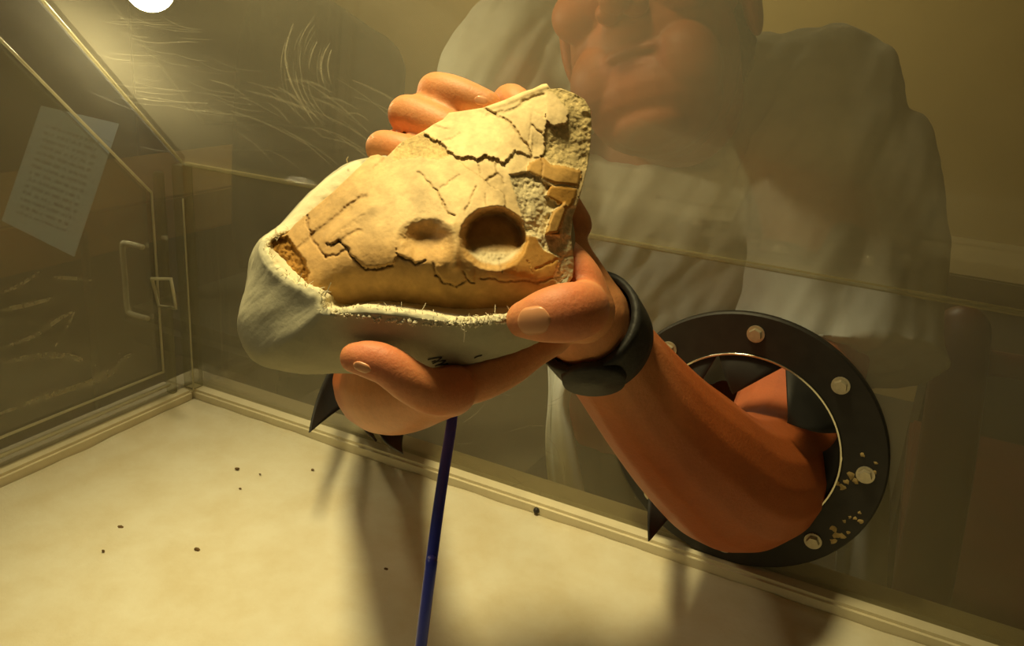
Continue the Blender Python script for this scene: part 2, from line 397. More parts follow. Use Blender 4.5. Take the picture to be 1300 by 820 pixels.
# arm ports
def ring_mesh(name, c, r0, r1, y0, y1, mat, parent, seg=96, bev=0.0012):
    prof = [(r0, y1), (r0, y0+bev), (r0+bev, y0), (r1-bev, y0), (r1, y0+bev), (r1, y1)]
    vs = []; fs = []; n = len(prof)
    for k in range(seg):
        a = 2*math.pi*k/seg
        for r, y in prof: vs.append((c.x+r*math.cos(a), y, c.z+r*math.sin(a)))
    for k in range(seg):
        k2 = (k+1) % seg
        for i in range(n):
            j = (i+1) % n; fs.append((k*n+i, k*n+j, k2*n+j, k2*n+i))
    o = pyobj(name, vs, fs, mat, None, False); return adopt(o, parent)
ring = ring_mesh('port_ring', PORT_R, RI, RO, PY-0.005, PY, MT['black_plastic'], gb)
lip = ring_mesh('port_lip', PORT_R, RI-0.0008, RI+0.0006, PY-0.0058, PY-0.003, MT['chrome'], gb, bev=0.0002)
ring2 = ring_mesh('port_ring', PORT_L, RLI, RLO, PY-0.004, PY, MT['black_plastic'], gb)
bpy.context.view_layer.update()
bolt_me = None
for i in range(8):
    a = math.radians(91.3 - 45*i + 0.6*random.uniform(-1, 1)); p = PORT_R + Vector((RB*math.cos(a), -0.005, RB*math.sin(a)))
    if bolt_me is None:
        bm = bmesh.new(); bmesh.ops.create_cone(bm, cap_ends=True, segments=20, radius1=0.0058, radius2=0.0058, depth=0.0012)
        bmesh.ops.create_cone(bm, cap_ends=True, segments=6, radius1=0.0045, radius2=0.0040, depth=0.0035, matrix=Matrix.Translation((0, 0, 0.0020)))
        bolt_me = bpy.data.meshes.new('bolt'); bm.to_mesh(bolt_me); bm.free(); bolt_me.materials.append(MT['steel'])
    o = bpy.data.objects.new('bolt', bolt_me); C.objects.link(o)
    o.matrix_world = Matrix.Translation(p-Vector((0, 0.0006, 0))) @ Matrix.Rotation(math.pi/2, 4, 'X') @ Matrix.Rotation(random.random(), 4, 'Z')
    adopt(o, ring)
# dried plaster smears on the ring
def smear_patch(px, seed):
    rr = random.Random(seed); vs = []; fs = []
    for (x, y), s in px:
        c = on_plane(x, y, 1, PY-0.0054); n = 9; o = len(vs); vs.append(c + Vector((0, -0.0006, 0)))
        for k in range(n):
            a = 2*math.pi*k/n; r = s*rr.uniform(0.55, 1.25); vs.append(c + Vector((r*math.cos(a), 0.0004, r*math.sin(a))))
        for k in range(n): fs.append((o, o+1+k, o+1+(k+1) % n))
    return adopt(pyobj('plaster_smear', vs, fs, MT['dirt']), ring)
smear_patch([((1080, 604), .003), ((1086, 611), .0022), ((1074, 612), .002), ((1110, 600), .0014), ((1112, 588), .0013), ((1107, 606), .0012), ((1095, 578), .0015), ((1070, 619), .0025), ((1062, 614), .0018)], 3)
smear_patch([((1058, 672), .0022), ((1062, 680), .003), ((1058, 688), .0025), ((1070, 681), .002), ((1077, 677), .0014), ((1072, 662), .0014), ((1079, 657), .0012), ((1085, 658), .0015), ((1092, 662), .0018), ((1091, 651), .0012)], 5)
# rubber flaps of the port diaphragms: curled triangular leaves
def flap(parent, c, r, a0, a1, tip, bow=0.012, mat=None):
    A = c + Vector((r*math.cos(math.radians(a0)), -0.001, r*math.sin(math.radians(a0))))
    B = c + Vector((r*math.cos(math.radians(a1)), -0.001, r*math.sin(math.radians(a1))))
    am = math.radians((a0+a1)/2); mid = c + Vector((r*math.cos(am), -0.001, r*math.sin(am)))
    vs = []; n = 10; mcols = 7
    for i in range(n+1):
        t = i/n
        for j in range(mcols):
            u = j/(mcols-1); aa = math.radians(a0+(a1-a0)*u)
            base = c + Vector((r*math.cos(aa), -0.001, r*math.sin(aa)))
            p = base.lerp(tip, t) + Vector((0, -bow*math.sin(math.pi*t), 0)) + (c-mid).normalized()*(-0.25*bow*math.sin(math.pi*t)*(2*u-1)**2)
            vs.append(p)
    fs = [(i*mcols+j, i*mcols+j+1, (i+1)*mcols+j+1, (i+1)*mcols+j) for i in range(n) for j in range(mcols-1)]
    o = pyobj('rubber_flap', vs, fs, MT['rubber']); s_ = o.modifiers.new('t', 'SOLIDIFY'); s_.thickness = 0.0016; s_.offset = 0
    return adopt(o, parent)
flap(ring, PORT_R, RI, 22, 72, at(1000, 536, 0.527), 0.010)
flap(ring, PORT_R, RI, 72, 112, at(930, 500, 0.56), 0.004)
flap(ring, PORT_R, RI, 112, 158, at(880, 505, 0.57), 0.002)
flap(ring, PORT_R, RI, -28, 22, at(1040, 575, 0.565), 0.006)
flap(ring, PORT_R, RI, -75, -28, at(1015, 650, 0.56), 0.004)
flap(ring, PORT_R, RI, -120, -75, at(940, 690, 0.54), 0.010)
flap(ring, PORT_R, RI, 205, 240, at(824, 687, 0.515), 0.004)
flap(ring2, PORT_L, RLI, 185, 232, at(393, 549, 0.60), 0.004)
flap(ring2, PORT_L, RLI, 270, 318, at(512, 576, 0.60), 0.006)
flap(ring2, PORT_L, RLI, 235, 268, at(478, 560, 0.62), 0.003)

# scratches and wiped smears lying on the panels
def strip(px, width, plane, vs, fs, wob=0.0):
    P = [plane(x, y) for x, y in px]
    Q = catmull(np.array([list(p) for p in P]), 8); n = len(Q)
    view = np.array(list(CAM)); o = len(vs)
    for i in range(n):
        t = Q[min(i+1, n-1)]-Q[max(i-1, 0)]; nn = np.cross(t, plane.n); nn /= np.linalg.norm(nn)+1e-12
        ww = width*(0.35+0.65*math.sin(math.pi*(i+0.5)/n))/2
        vs.append(Q[i]+nn*ww); vs.append(Q[i]-nn*ww)
    for i in range(n-1): fs.append((o+2*i, o+2*i+1, o+2*i+3, o+2*i+2))
class Left:
    n = np.array([1., 0, 0])
    def __call__(s, x, y): return on_plane(x, y, 0, LX+0.0004)
class Slant:
    n = np.array(list(nrm))
    def __call__(s, x, y):
        v = FV + (x-PPX)/FPX*RV - (y-PPY)/FPX*UV_; p0 = Vector((LX, PY, FOLD)) - nrm*0.0004
        return CAM + v*((p0-CAM).dot(nrm)/v.dot(nrm))
class Back:
    n = np.array([0, 1., 0])
    def __call__(s, x, y): return on_plane(x, y, 1, PY-0.0004)
left, slant, back = Left(), Slant(), Back()
vs, fs = [], []; vs2, fs2 = [], []
for k in range(46):                                   # arcs fanning below the lamp
    x0 = random.uniform(120, 270); y0 = random.uniform(15, 140); ln = random.uniform(25, 80); sl = random.uniform(0.0, 0.45)
    strip([(x0, y0), (x0+ln*0.5, y0+ln*sl*0.62), (x0+ln, y0+ln*sl*0.8)], random.uniform(0.0003, 0.0007), slant, vs, fs)
for x0, y0, x1, y1, x2, y2 in ((110, 115, 145, 130, 182, 145), (150, 178, 190, 189, 228, 194), (200, 55, 235, 53, 252, 54), (165, 20, 190, 30, 218, 32), (110, 160, 135, 178, 165, 188)):
    strip([(x0, y0), (x1, y1), (x2, y2)], 0.0009, slant, vs, fs)
for k in range(26):                                   # concentric wiping arcs
    r = random.uniform(40, 110); cx, cy = 455+random.uniform(-8, 8), 85+random.uniform(-10, 10); a0 = random.uniform(2.3, 3.4); a1 = a0+random.uniform(0.4, 1.1)
    strip([(cx+r*math.cos(a0+(a1-a0)*t/4), cy-r*1.05*math.sin(a0+(a1-a0)*t/4)) for t in range(5)], random.uniform(0.0004, 0.001), slant, vs2 if k % 3 else vs, fs2 if k % 3 else fs)
strip([(372, 30), (362, 70), (372, 110), (395, 150), (402, 158)], 0.0016, slant, vs, fs)
for k in range(34):                                   # faint rubbed streaks
    x0, y0 = random.uniform(260, 460), random.uniform(100, 190); a = random.uniform(0.3, 0.75); ln = random.uniform(30, 110)
    strip([(x0, y0), (x0+ln*0.5*math.cos(a), y0+ln*0.5*math.sin(a)-4), (x0+ln*math.cos(a), y0+ln*math.sin(a))], random.uniform(0.001, 0.003), slant, vs2, fs2)
tag(adopt(pyobj('scratches', vs, fs, MT['scratch'], None, False), sw), None, None, None, 'stuff')
tag(adopt(pyobj('dust_smears', vs2, fs2, MT['smear'], None, False), sw), None, None, None, 'stuff')
vs, fs = [], []; vs2, fs2 = [], []
for px, wd in (([(0, 462), (45, 452), (90, 453), (125, 466)], 0.005), ([(0, 525), (60, 503), (120, 484), (140, 474), (158, 455), (171, 449)], 0.006), ([(0, 442), (40, 428), (75, 405), (92, 396)], 0.004),
               ([(65, 352), (90, 353), (117, 356)], 0.003), ([(0, 394), (30, 388), (70, 378)], 0.004), ([(70, 440), (85, 415), (95, 395)], 0.0025), ([(60, 505), (100, 490), (138, 470)], 0.003), ([(0, 372), (25, 362), (50, 345)], 0.003)):
    strip(px, wd, left, vs2, fs2)
for k in range(24):
    x0, y0 = random.uniform(0, 150), random.uniform(350, 530); ln = random.uniform(20, 60); sl = random.uniform(-0.6, -0.15)
    strip([(x0, y0), (x0+ln/2, y0+ln*sl*0.6), (x0+ln, y0+ln*sl)], random.uniform(0.0004, 0.001), left, vs, fs)
tag(adopt(pyobj('scratches', vs, fs, MT['scratch'], None, False), side), None, None, None, 'stuff')
tag(adopt(pyobj('dust_smears', vs2, fs2, MT['wipe'], None, False), side), None, None, None, 'stuff')
vs, fs = [], []
for k in range(40):
    x0, y0 = random.uniform(570, 860), random.uniform(470, 640); ln = random.uniform(10, 40); a = random.uniform(0, 6.28); cu = random.uniform(-8, 8)
    strip([(x0, y0), (x0+ln*0.5*math.cos(a)+cu, y0+ln*0.5*math.sin(a)), (x0+ln*math.cos(a), y0+ln*math.sin(a))], random.uniform(0.0003, 0.0007), back, vs, fs)
tag(adopt(pyobj('scratches', vs, fs, MT['scratch'], None, False), pp), None, None, None, 'stuff')

# powdery sheet on the tray floor
nx, ny = 150, 100; vs = []; fs = []
for j in range(ny+1):
    for i in range(nx+1):
        x = LX+0.013+(X1-0.013-LX-0.013)*i/nx; y = Y0+0.02+(PY-0.013-Y0-0.02)*j/ny
        z = TRAY + 0.0012*(1+noise.noise(Vector((x*9, y*9, 3)))) + 0.0012*noise.noise(Vector((x*38, y*38, 1)))
        e = min(x-LX-0.013, PY-0.013-y); z += 0.006*math.exp(-e/0.012)
        vs.append((x, y, z))
for j in range(ny):
    for i in range(nx): a = j*(nx+1)+i; fs.append((a, a+1, a+nx+2, a+nx+1))
o = pyobj('floor_sheet', vs, fs, MT['liner']); s_ = o.modifiers.new('t', 'SOLIDIFY'); s_.thickness = 0.0015; s_.offset = -1
tag(o, 'white powdery sheet covering the floor of the glove box', 'sheet')
for (x, y, s) in ((153, 669, .0022), (250, 697, .0020), (301, 595, .0018), (397, 596, .0013), (131, 699, .0012), (305, 620, .0011), (490, 722, .0014), (330, 602, .0010)):
    p = on_plane(x, y, 2, TRAY+0.002); bm = bmesh.new(); bmesh.ops.create_icosphere(bm, subdivisions=2, radius=s)
    for v in bm.verts: v.co *= 0.8+0.35*noise.noise(v.co*900+Vector((x, y, 0))); v.co.z *= 0.6; v.co.x *= 1.5
    for v in bm.verts: v.co += p
    tag(bmobj('crumb', bm, MT['crumb'], None, True), 'tiny brown crumb of rock on the white powdery sheet', 'crumb', 'rock crumbs on the white sheet')

# ------------------------------------------------------------------ things beyond the panels
# printed sheet held up on a slim stand beyond the side panel
az, el = math.radians(-85), math.radians(22); ez = Vector((math.cos(el)*math.cos(az), math.cos(el)*math.sin(az), math.sin(el)))
pc = CAM + (at(75, 225, 1)-CAM)*1.55
def on_sheet(x, y):
    v = at(x, y, 1)-CAM; return CAM + v*((pc-CAM).dot(ez)/v.dot(ez))
cs = [on_sheet(x, y) for x, y in ((52, 134), (151, 157), (94, 326), (2, 280))]
ctr = sum(cs, Vector())/4; ex = ((cs[1]-cs[0])+(cs[2]-cs[3])).normalized(); ey = ez.cross(ex)
loc = [((p-ctr).dot(ex), (p-ctr).dot(ey)) for p in cs]
vs = [(a, b_, 0.0) for a, b_ in loc]+[(a, b_, -0.0006) for a, b_ in loc]
o = pyobj('notice', vs, [(3, 2, 1, 0), (4, 5, 6, 7), (0, 1, 5, 4), (1, 2, 6, 5), (2, 3, 7, 6), (3, 0, 4, 7)], MT['paper'], None, False)
o.matrix_world = Matrix.Translation(ctr) @ Matrix((ex, ey, ez)).transposed().to_4x4()
tag(o, 'pale printed paper notice hung askew beyond the side panel', 'notice')
ps = thing('paper_stand', 'slim dark stand holding the printed notice', 'stand', (ctr.x, ctr.y+0.05, 0))
pl = [ctr - ez*0.0012 + ex*a*0.07 + ey*b_*0.09 for a, b_ in ((-1, -1), (1, -1), (1, 1), (-1, 1))]
slab('back_plate', pl, -ez, 0.004, MT['wood_dark'], ps)
q0 = ctr - ez*0.012; bead('post', [tuple(q0), (q0.x, q0.y+0.03, q0.z-0.12), (q0.x, q0.y+0.03, 0.02)], 0.008, MT['wood_dark'], ps)
bm = bmesh.new(); bmesh.ops.create_cone(bm, cap_ends=True, segments=32, radius1=0.14, radius2=0.12, depth=0.02, matrix=Matrix.Translation((q0.x, q0.y+0.03, 0.011))); bmobj('base', bm, MT['wood_dark'], ps, True)

# bare lamp
lv = (at(190, -16, 1)-CAM); lc = CAM + lv*((Vector((LX, PY, FOLD))+nrm*0.075-CAM).dot(nrm)/lv.dot(nrm)); LR = 30/FPX*(lc-CAM).dot(FV); lb = thing('hanging_lamp', 'bare glowing bulb shining over the glove box', 'lamp', lc)
bm = bmesh.new(); bmesh.ops.create_uvsphere(bm, u_segments=32, v_segments=16, radius=LR, matrix=Matrix.Translation(lc)); bmobj('bulb', bm, MT['bulb'], lb, True)
bm = bmesh.new(); bmesh.ops.create_cone(bm, cap_ends=True, segments=24, radius1=0.018, radius2=0.014, depth=0.05, matrix=Matrix.Translation(lc+Vector((0, 0, LR+0.02)))); bmobj('socket', bm, MT['black_plastic'], lb, True)
bm = bmesh.new(); bmesh.ops.create_cone(bm, cap_ends=True, segments=12, radius1=0.004, radius2=0.004, depth=2.6-lc.z-0.075, matrix=Matrix.Translation((lc.x, lc.y, (2.6+lc.z+0.075)/2))); bmobj('cord', bm, MT['black_plastic'], lb, True)

# dark chair with a rounded back
bc = at(410, 150, 1.9); gx, gy = bc.x, bc.y
ch = thing('padded_chair', 'dark chair with a tall rounded back behind the sloping window', 'chair', (gx, gy, 0))
def rounded_slab(name, prof, c, ax, up, th, mat, parent):
    """prof: outline (a, b) in metres along ax, up; with thickness th"""
    n = ax.cross(up).normalized(); k = len(prof); vs = []
    for s_, sc in ((-1, 0.9), (-0.7, 1.0), (0.7, 1.0), (1, 0.9)):
        for a, b_ in prof: vs.append(c + ax*a*sc + up*b_*sc + n*th/2*s_)
    fs = [tuple(range(k-1, -1, -1)), tuple(range(3*k, 4*k))]
    for r in range(3):
        for i in range(k): fs.append((r*k+i, r*k+(i+1) % k, (r+1)*k+(i+1) % k, (r+1)*k+i))
    return adopt(pyobj(name, vs, fs, mat), parent)
sc = 1.9/FPX
prof_px = [(512, 105), (513, 82), (508, 66), (494, 52), (476, 42), (462, 32), (445, 20), (424, 6), (398, -8), (365, -14), (338, -6), (322, 12), (312, 40), (306, 80), (302, 140), (300, 220), (300, 300), (310, 340), (490, 340), (496, 300), (500, 220), (507, 150)]
rounded_slab('backrest', [((x-410)*sc, -(y-150)*sc) for x, y in prof_px], bc, RV, UV_, 0.09, MT['chair'], ch)
zb = bc.z
bz = at(410, 335, 1.9)
box('seat', (gx-0.24, gy-0.40, 0.44), (gx+0.24, gy+0.04, 0.52), MT['chair'], ch, 0.025)
box('back_post', (gx-0.03, gy+0.03, 0.30), (gx+0.03, gy+0.06, bz.z+0.12), MT['black_plastic'], ch, 0.004)
box('column', (gx-0.025, gy-0.2, 0.06), (gx+0.025, gy-0.15, 0.44), MT['black_plastic'], ch, 0.004)
for k in range(5):
    a = 2*math.pi*k/5; bead('leg', [(gx, gy-0.175, 0.09), (gx+0.28*math.cos(a), gy-0.175+0.28*math.sin(a), 0.03)], 0.018, MT['black_plastic'], ch)

# tan wooden desk beyond the side panel
dk = thing('wooden_desk', 'tan wooden desk with a dark front behind the side panel', 'desk', (-1.9, 1.55, 0))
dzt = on_plane(60, 330, 0, -1.6).z
box('desk_top', (-2.05, 0.75, dzt), (-1.55, 2.75, dzt+0.10), MT['wood_tan'], dk, 0.006)
box('front_board', (-1.62, 0.80, 0.0), (-1.59, 2.70, dzt), MT['wood_dark'], dk)
box('end_board', (-2.02, 0.80, 0.0), (-1.62, 0.83, dzt), MT['wood_dark'], dk)
box('end_board', (-2.02, 2.67, 0.0), (-1.62, 2.70, dzt), MT['wood_dark'], dk)
# dark cabinet added behind only to keep the left of the view dark
cb = thing('backing_cabinet', 'tall dark cabinet added to keep the view behind the side panel dark', 'cabinet', (-2.85, 1.4, 0))
box('body', (-2.98, 0.2, 0.0), (-2.78, 2.95, 2.2), MT['wood_dark'], cb, 0.004)
for k in range(4):
    y0 = 0.24+k*0.68; d_ = box('door', (-2.78, y0, 0.08), (-2.765, y0+0.64, 2.15), MT['wood_dark'], cb, 0.003)
# red-brown post and a low cabinet beside the seated man
pt = at(1212, 440, 1.15); pb = at(1150, 800, 1.0)
rc = thing('wooden_chair', 'red-brown wooden chair post beside the seated person', 'chair', (pt.x+0.2, pt.y, 0))
vs, fs = tube_geo(catmull(np.array([[*at(1222, 420, 1.15)], [*at(1213, 500, 1.14)], [*at(1195, 620, 1.12)], [*at(1172, 740, 1.10)], [*at(1155, 820, 1.09)]]), 6), [0.036]*25, 16); adopt(pyobj('back_post', vs, fs, MT['wood_red']), rc)
p1 = at(1225, 455, 1.16); vs, fs = tube_geo(np.array([[*p1], [*(p1+Vector((0.45, 0.10, -0.01)))]]), [0.018]*2, 12); adopt(pyobj('top_rail', vs, fs, MT['wood_red']), rc)
pe = at(1155, 820, 1.09)
vs, fs = tube_geo(np.array([[*pe], [pe.x, pe.y, 0.02]]), [0.03, 0.028], 12); adopt(pyobj('leg', vs, fs, MT['wood_red']), rc)
q2 = p1+Vector((0.45, 0.10, -0.01)); vs, fs = tube_geo(np.array([[*q2], [q2.x, q2.y, 0.02]]), [0.022, 0.022], 12); adopt(pyobj('leg', vs, fs, MT['wood_red']), rc)
box('seat', (pe.x-0.03, pe.y-0.05, 0.42), (q2.x+0.02, q2.y+0.35, 0.46), MT['wood_red'], rc, 0.006)
cx = at(1270, 380, 1.7)
bx_ = thing('storage_carton', 'pale carton on a stand behind the red-brown chair', 'carton', (cx.x+0.2, cx.y, 0))
box('body', (cx.x-0.12, cx.y-0.1, cx.z-0.09), (cx.x+0.5, cx.y+0.3, cx.z+0.06), MT['bench'], bx_, 0.004)
box('stand', (cx.x-0.10, cx.y-0.08, 0.0), (cx.x+0.48, cx.y+0.28, cx.z-0.09), MT['wood_dark'], bx_, 0.004)

# ------------------------------------------------------------------ plaster jacket (a rough bowl)
J = [  # rim outer edge, widest belt, lower belt, underside: (x, y, depth) around the bowl
 [(455,204,.388),(405,238,.381),(365,281,.373),(331,305,.362),(334,332,.348),(362,359,.338),(398,379,.331),(409,399,.327),(460,397,.324),(520,403,.322),(590,411,.320),(648,404,.325),(700,388,.340),(724,345,.365),(727,280,.388),(700,215,.405),(600,205,.410),(520,195,.402)],
 [(447,206,.402),(396,245,.402),(352,289,.398),(323,315,.388),(309,372,.372),(305,408,.360),(317,442,.354),(352,455,.346),(425,448,.338),(515,438,.334),(600,440,.333),(664,427,.340),(702,410,.354),(722,365,.380),(726,290,.402),(698,222,.418),(600,212,.424),(520,204,.418)],
 [(450,225,.418),(400,270,.418),(360,320,.414),(332,360,.408),(318,410,.398),(320,440,.388),(342,464,.378),(376,473,.372),(432,476,.366),(520,470,.362),(600,462,.362),(655,446,.366),(690,424,.376),(708,380,.396),(710,310,.412),(685,250,.426),(600,235,.432),(520,230,.428)],
 [(470,280,.430),(430,310,.430),(405,345,.428),(385,375,.425),(370,405,.420),(372,430,.414),(390,448,.408),(420,452,.402),(460,450,.398),(520,446,.396),(590,440,.398),(632,425,.402),(655,400,.408),(665,365,.416),(660,320,.424),(635,285,.432),(590,270,.436),(520,268,.434)],
 [(500,340,.436),(490,345,.436),(480,352,.435),(475,360,.434),(472,370,.433),(474,380,.432),(480,388,.430),(490,394,.428),(505,396,.427),(530,396,.427),(560,392,.428),(580,385,.430),(590,375,.432),(592,362,.434),(588,350,.436),(575,342,.437),(555,336,.438),(525,336,.438)]]
W3 = np.array([[list(at(*p)) for p in ring_] for ring_ in J])
cen = W3[0].mean(0)
iw = np.full(18, 0.0042); iw[[0, 1, 2]] = (0.0085, 0.0095, 0.0075)
inner = W3[0] + (cen-W3[0])/np.linalg.norm(cen-W3[0], axis=1)[:, None]*iw[:, None] + np.array(list(FV))*0.0004
deep = W3[0] + (cen-W3[0])/np.linalg.norm(cen-W3[0], axis=1)[:, None]*(iw+0.0033)[:, None] + np.array(list(FV))*0.016
deep2 = deep + (cen-deep)*0.45 + np.array(list(FV))*0.030
rings = np.concatenate([deep2[None], deep[None], inner[None], W3], 0)
NT = 14
loops = np.array([catmull(r, NT, True) for r in rings])
body = []
for t in range(loops.shape[1]):
    col = loops[:, t]
    up_ = catmull(col[:3], 5); lipc = catmull(np.array([col[2], (col[2]+col[3])/2 - np.array(list(FV))*0.0012, col[3]]), 3); dn = catmull(col[3:], 12)
    body.append(np.concatenate([up_[:-1], lipc[:-1], dn], 0))
body = np.array(body); nt, ns, _ = body.shape
vs = body.reshape(-1, 3); idx = lambda a, b_: (a % nt)*ns+b_
fs = [(idx(a, b_), idx(a+1, b_), idx(a+1, b_+1), idx(a, b_+1)) for a in range(nt) for b_ in range(ns-1)]
fs.append(tuple(idx(a, ns-1) for a in range(nt))); fs.append(tuple(idx(nt-1-a, 0) for a in range(nt)))
me = bpy.data.meshes.new('plaster_jacket'); me.from_pydata([tuple(v) for v in vs], [], fs); me.update()
bm = bmesh.new(); bm.from_mesh(me); bmesh.ops.recalc_face_normals(bm, faces=bm.faces[:]); bm.to_mesh(me); bm.free(); me.update()
co_ = get_co(me); nr = np.empty(len(co_)*3); me.vertices.foreach_get('normal', nr); nr = nr.reshape(-1, 3)
ringpos = np.tile(np.arange(ns), nt); onrim = np.clip(1-np.abs(ringpos-11)/4.5, 0, 1)
disp = 0.0011*fbm(co_, 45, 3, 1) + onrim*0.0016*fbm(co_, 420, 3, 2) + 0.00025*fbm(co_, 600, 2, 5)
co_ = co_ + nr*disp[:, None]; set_co(me, co_)
cj = np.array(lin(184, 178, 152)[:3])*np.ones((len(co_), 3)); cr_ = np.array(lin(236, 224, 188)[:3])
tpos = np.repeat(np.arange(nt), ns); inside = ((ringpos < 12) | ((tpos < 3*NT) & (ringpos < 22)))[:, None]*0.8; cj = cj*(1-inside)+cr_*inside  # pale lip and inside; light on the upper-left rim put into colour
color_attr(me, cj)
jk = thing('plaster_jacket', 'white plaster jacket, bowl-shaped and frayed at the rim, cradling the fossil skull', 'plaster jacket', at(520, 465, 0.37))
adopt(link('shell', me, MT['plaster']), jk)
jb = BVHTree.FromPolygons([Vector(v) for v in co_], [tuple(p.vertices) for p in me.polygons])
def cast(bvh, x, y):
    d_ = (at(x, y, 1)-CAM).normalized(); h = bvh.ray_cast(CAM, d_)
    return (h[0], h[1]) if h[0] is not None else (None, None)
# frayed gauze along the rim: short fibres
vs, fs = [], []
rimc = body[:, 11]
for k in range(330):
    i = random.randrange(nt); p = rimc[i] + rng.normal(0, 0.0007, 3)
    out = (cen-rimc[i]); out /= np.linalg.norm(out); d_ = -np.array(list(FV))*random.uniform(-.2, 1) + out*random.uniform(-0.6, 1.0) + rng.normal(0, 0.55, 3) + np.array([0, 0, 0.2]); d_ /= np.linalg.norm(d_)
    L_ = random.choice((0.0009, 0.0012, 0.0016, 0.002, 0.0032)); q = p + d_*L_*0.5 + rng.normal(0, L_*0.12, 3); r_ = p + d_*L_ + rng.normal(0, L_*0.25, 3)
    v_, f_ = tube_geo(np.array([p, q, r_]), [0.00016, 0.00014, 0.00009], 4, cap='flat'); o_ = len(vs); vs += list(v_); fs += [tuple(a+o_ for a in f) for f in f_]
for pts in ([(412, 376, .327), (416, 368, .323), (420, 359, .320)], [(408, 374, .328), (412, 370, .324), (418, 369, .322)], [(590, 412, .317), (590, 424, .3185), (589, 434, .321)], [(587, 413, .317), (586, 418, .3175), (592, 421, .318)], [(441, 206, .384), (440, 202, .383), (442, 199, .382)]):
    v_, f_ = tube_geo(np.array([list(at(*p)) for p in pts]), [0.0003, 0.00025, 0.00018], 5, cap='flat'); o_ = len(vs); vs += list(v_); fs += [tuple(a+o_ for a in f) for f in f_]
for k in range(260):                                  # plaster crumbs stuck along the lower rim
    x = random.uniform(418, 690); y = 396+14*math.sin((x-418)/272*math.pi*0.9)+random.gauss(0, 2.2) + (-10*(x-640)/50 if x > 640 else 0); s = random.uniform(0.0003, 0.0009)*(1.6 if 505 < x < 530 or 595 < x < 640 else 1)
    h, n_ = cast(jb, x, y)
    if h is None: continue
    c = np.array(list(h + n_*s*0.4)); o_ = len(vs)
    for d_ in ((1, 0, 0), (-1, 0, 0), (0, 1, 0), (0, -1, 0), (0, 0, 1), (0, 0, -1)): vs.append(c + np.array(d_)*s*random.uniform(0.6, 1.2))
    fs += [tuple(o_+a for a in f) for f in ((0, 2, 4), (2, 1, 4), (1, 3, 4), (3, 0, 4), (2, 0, 5), (1, 2, 5), (3, 1, 5), (0, 3, 5))]
o = pyobj('frayed_gauze', vs, fs, None, None, False); color_attr(o.data, np.tile(np.array(lin(240, 230, 200)[:3]), (len(vs), 1))); o.data.materials.append(MT['plaster']); tag(adopt(o, jk), None, None, None, 'stuff')
# pen marks on the plaster
vs, fs = [], []
def ink(px, wpx):
    Q = catmull(np.array(px, float), 6); o_ = len(vs)
    for i in range(len(Q)):
        t = Q[min(i+1, len(Q)-1)]-Q[max(i-1, 0)]; t /= np.linalg.norm(t)+1e-9; n_ = np.array([-t[1], t[0]])*wpx/2
        for s_ in (1, -1):
            h, nn = cast(jb, *(Q[i]+n_*s_)); vs.append(h + nn*0.00025 if h is not None else at(*(Q[i]), 0.335))
    for i in range(len(Q)-1): fs.append((o_+2*i, o_+2*i+1, o_+2*i+3, o_+2*i+2))
for px in ([(543, 456), (552, 454), (561, 453)], [(561, 453), (556, 457), (549, 461)], [(549, 461), (557, 458), (566, 457)], [(566, 457), (560, 461), (552, 464)], [(554, 463), (562, 462), (569, 461)], [(548, 459), (553, 457)]): ink(px, 1.7)
ink([(602, 454), (606, 452), (610, 451), (612, 450)], 1.4)
adopt(pyobj('pen_mark', vs, fs, MT['ink'], None, False), jk)

# ------------------------------------------------------------------ fossil skull
OUT = np.array([(694,106),(699,113),(712,112),(728,118),(742,126),(750,140),(751,162),(749,190),(746,210),(740,235),(734,256),(727,275),(725,300),(729,335),(727,352),(716,368),(702,384),(690,394),(660,406),(630,414),(580,417),(540,412),(500,407),(460,404),(428,408),(412,399),(400,383),(375,368),(350,348),(338,327),(340,312),(352,302),(365,296),(374,285),(395,267),(420,246),(440,227),(458,210),(470,198),(480,196),(490,200),(500,190),(510,180),(527,172),(540,165),(550,158),(562,152),(570,143),(585,141),(612,137),(640,127),(665,116),(676,113),(688,107)], float)
CP = np.array([(694,107,400),(745,140,398),(750,180,396),(640,130,393),(575,144,392),(545,165,384),(620,175,373),(660,165,380),(678,192,379),(600,200,363),(640,215,361),(705,150,388),(720,190,387),(715,225,376),(742,225,388),(660,232,360),(640,250,349),(690,255,364),(720,290,368),(727,330,366),(705,345,352),(680,320,346),
 (500,240,353),(550,240,346),(590,240,347),(540,270,340),(600,265,339),(480,280,343),(440,270,354),(460,215,370),(480,200,377),(520,180,380),(400,265,367),(380,285,365),(368,298,363),(405,300,353),(430,300,345),(395,330,346),(400,362,341),(440,340,337),(350,320,360),(365,345,352),
 (480,318,334),(540,338,330),(580,346,329),(620,348,329),(660,346,332),(690,372,343),(450,378,345),(500,382,344),(550,387,344),(600,391,343),(645,385,343),(412,397,348),(460,403,354),(520,408,355),(580,416,355),(630,412,353),(670,402,350),(700,385,352)], float)
def tps(cp):
    X = cp[:, :2]/100; n = len(X); d2 = ((X[:, None]-X[None])**2).sum(-1)
    K = np.where(d2 > 0, 0.5*d2*np.log(d2+1e-20), 0)+0.015*np.eye(n); P = np.c_[np.ones(n), X]
    A = np.block([[K, P], [P.T, np.zeros((3, 3))]]); w_ = np.linalg.solve(A, np.r_[cp[:, 2], 0, 0, 0])
    def f(q):
        q = q/100; d2 = ((q[:, None]-X[None])**2).sum(-1); U = np.where(d2 > 0, 0.5*d2*np.log(d2+1e-20), 0)
        return U@w_[:n] + np.c_[np.ones(len(q)), q]@w_[n:]
    return f
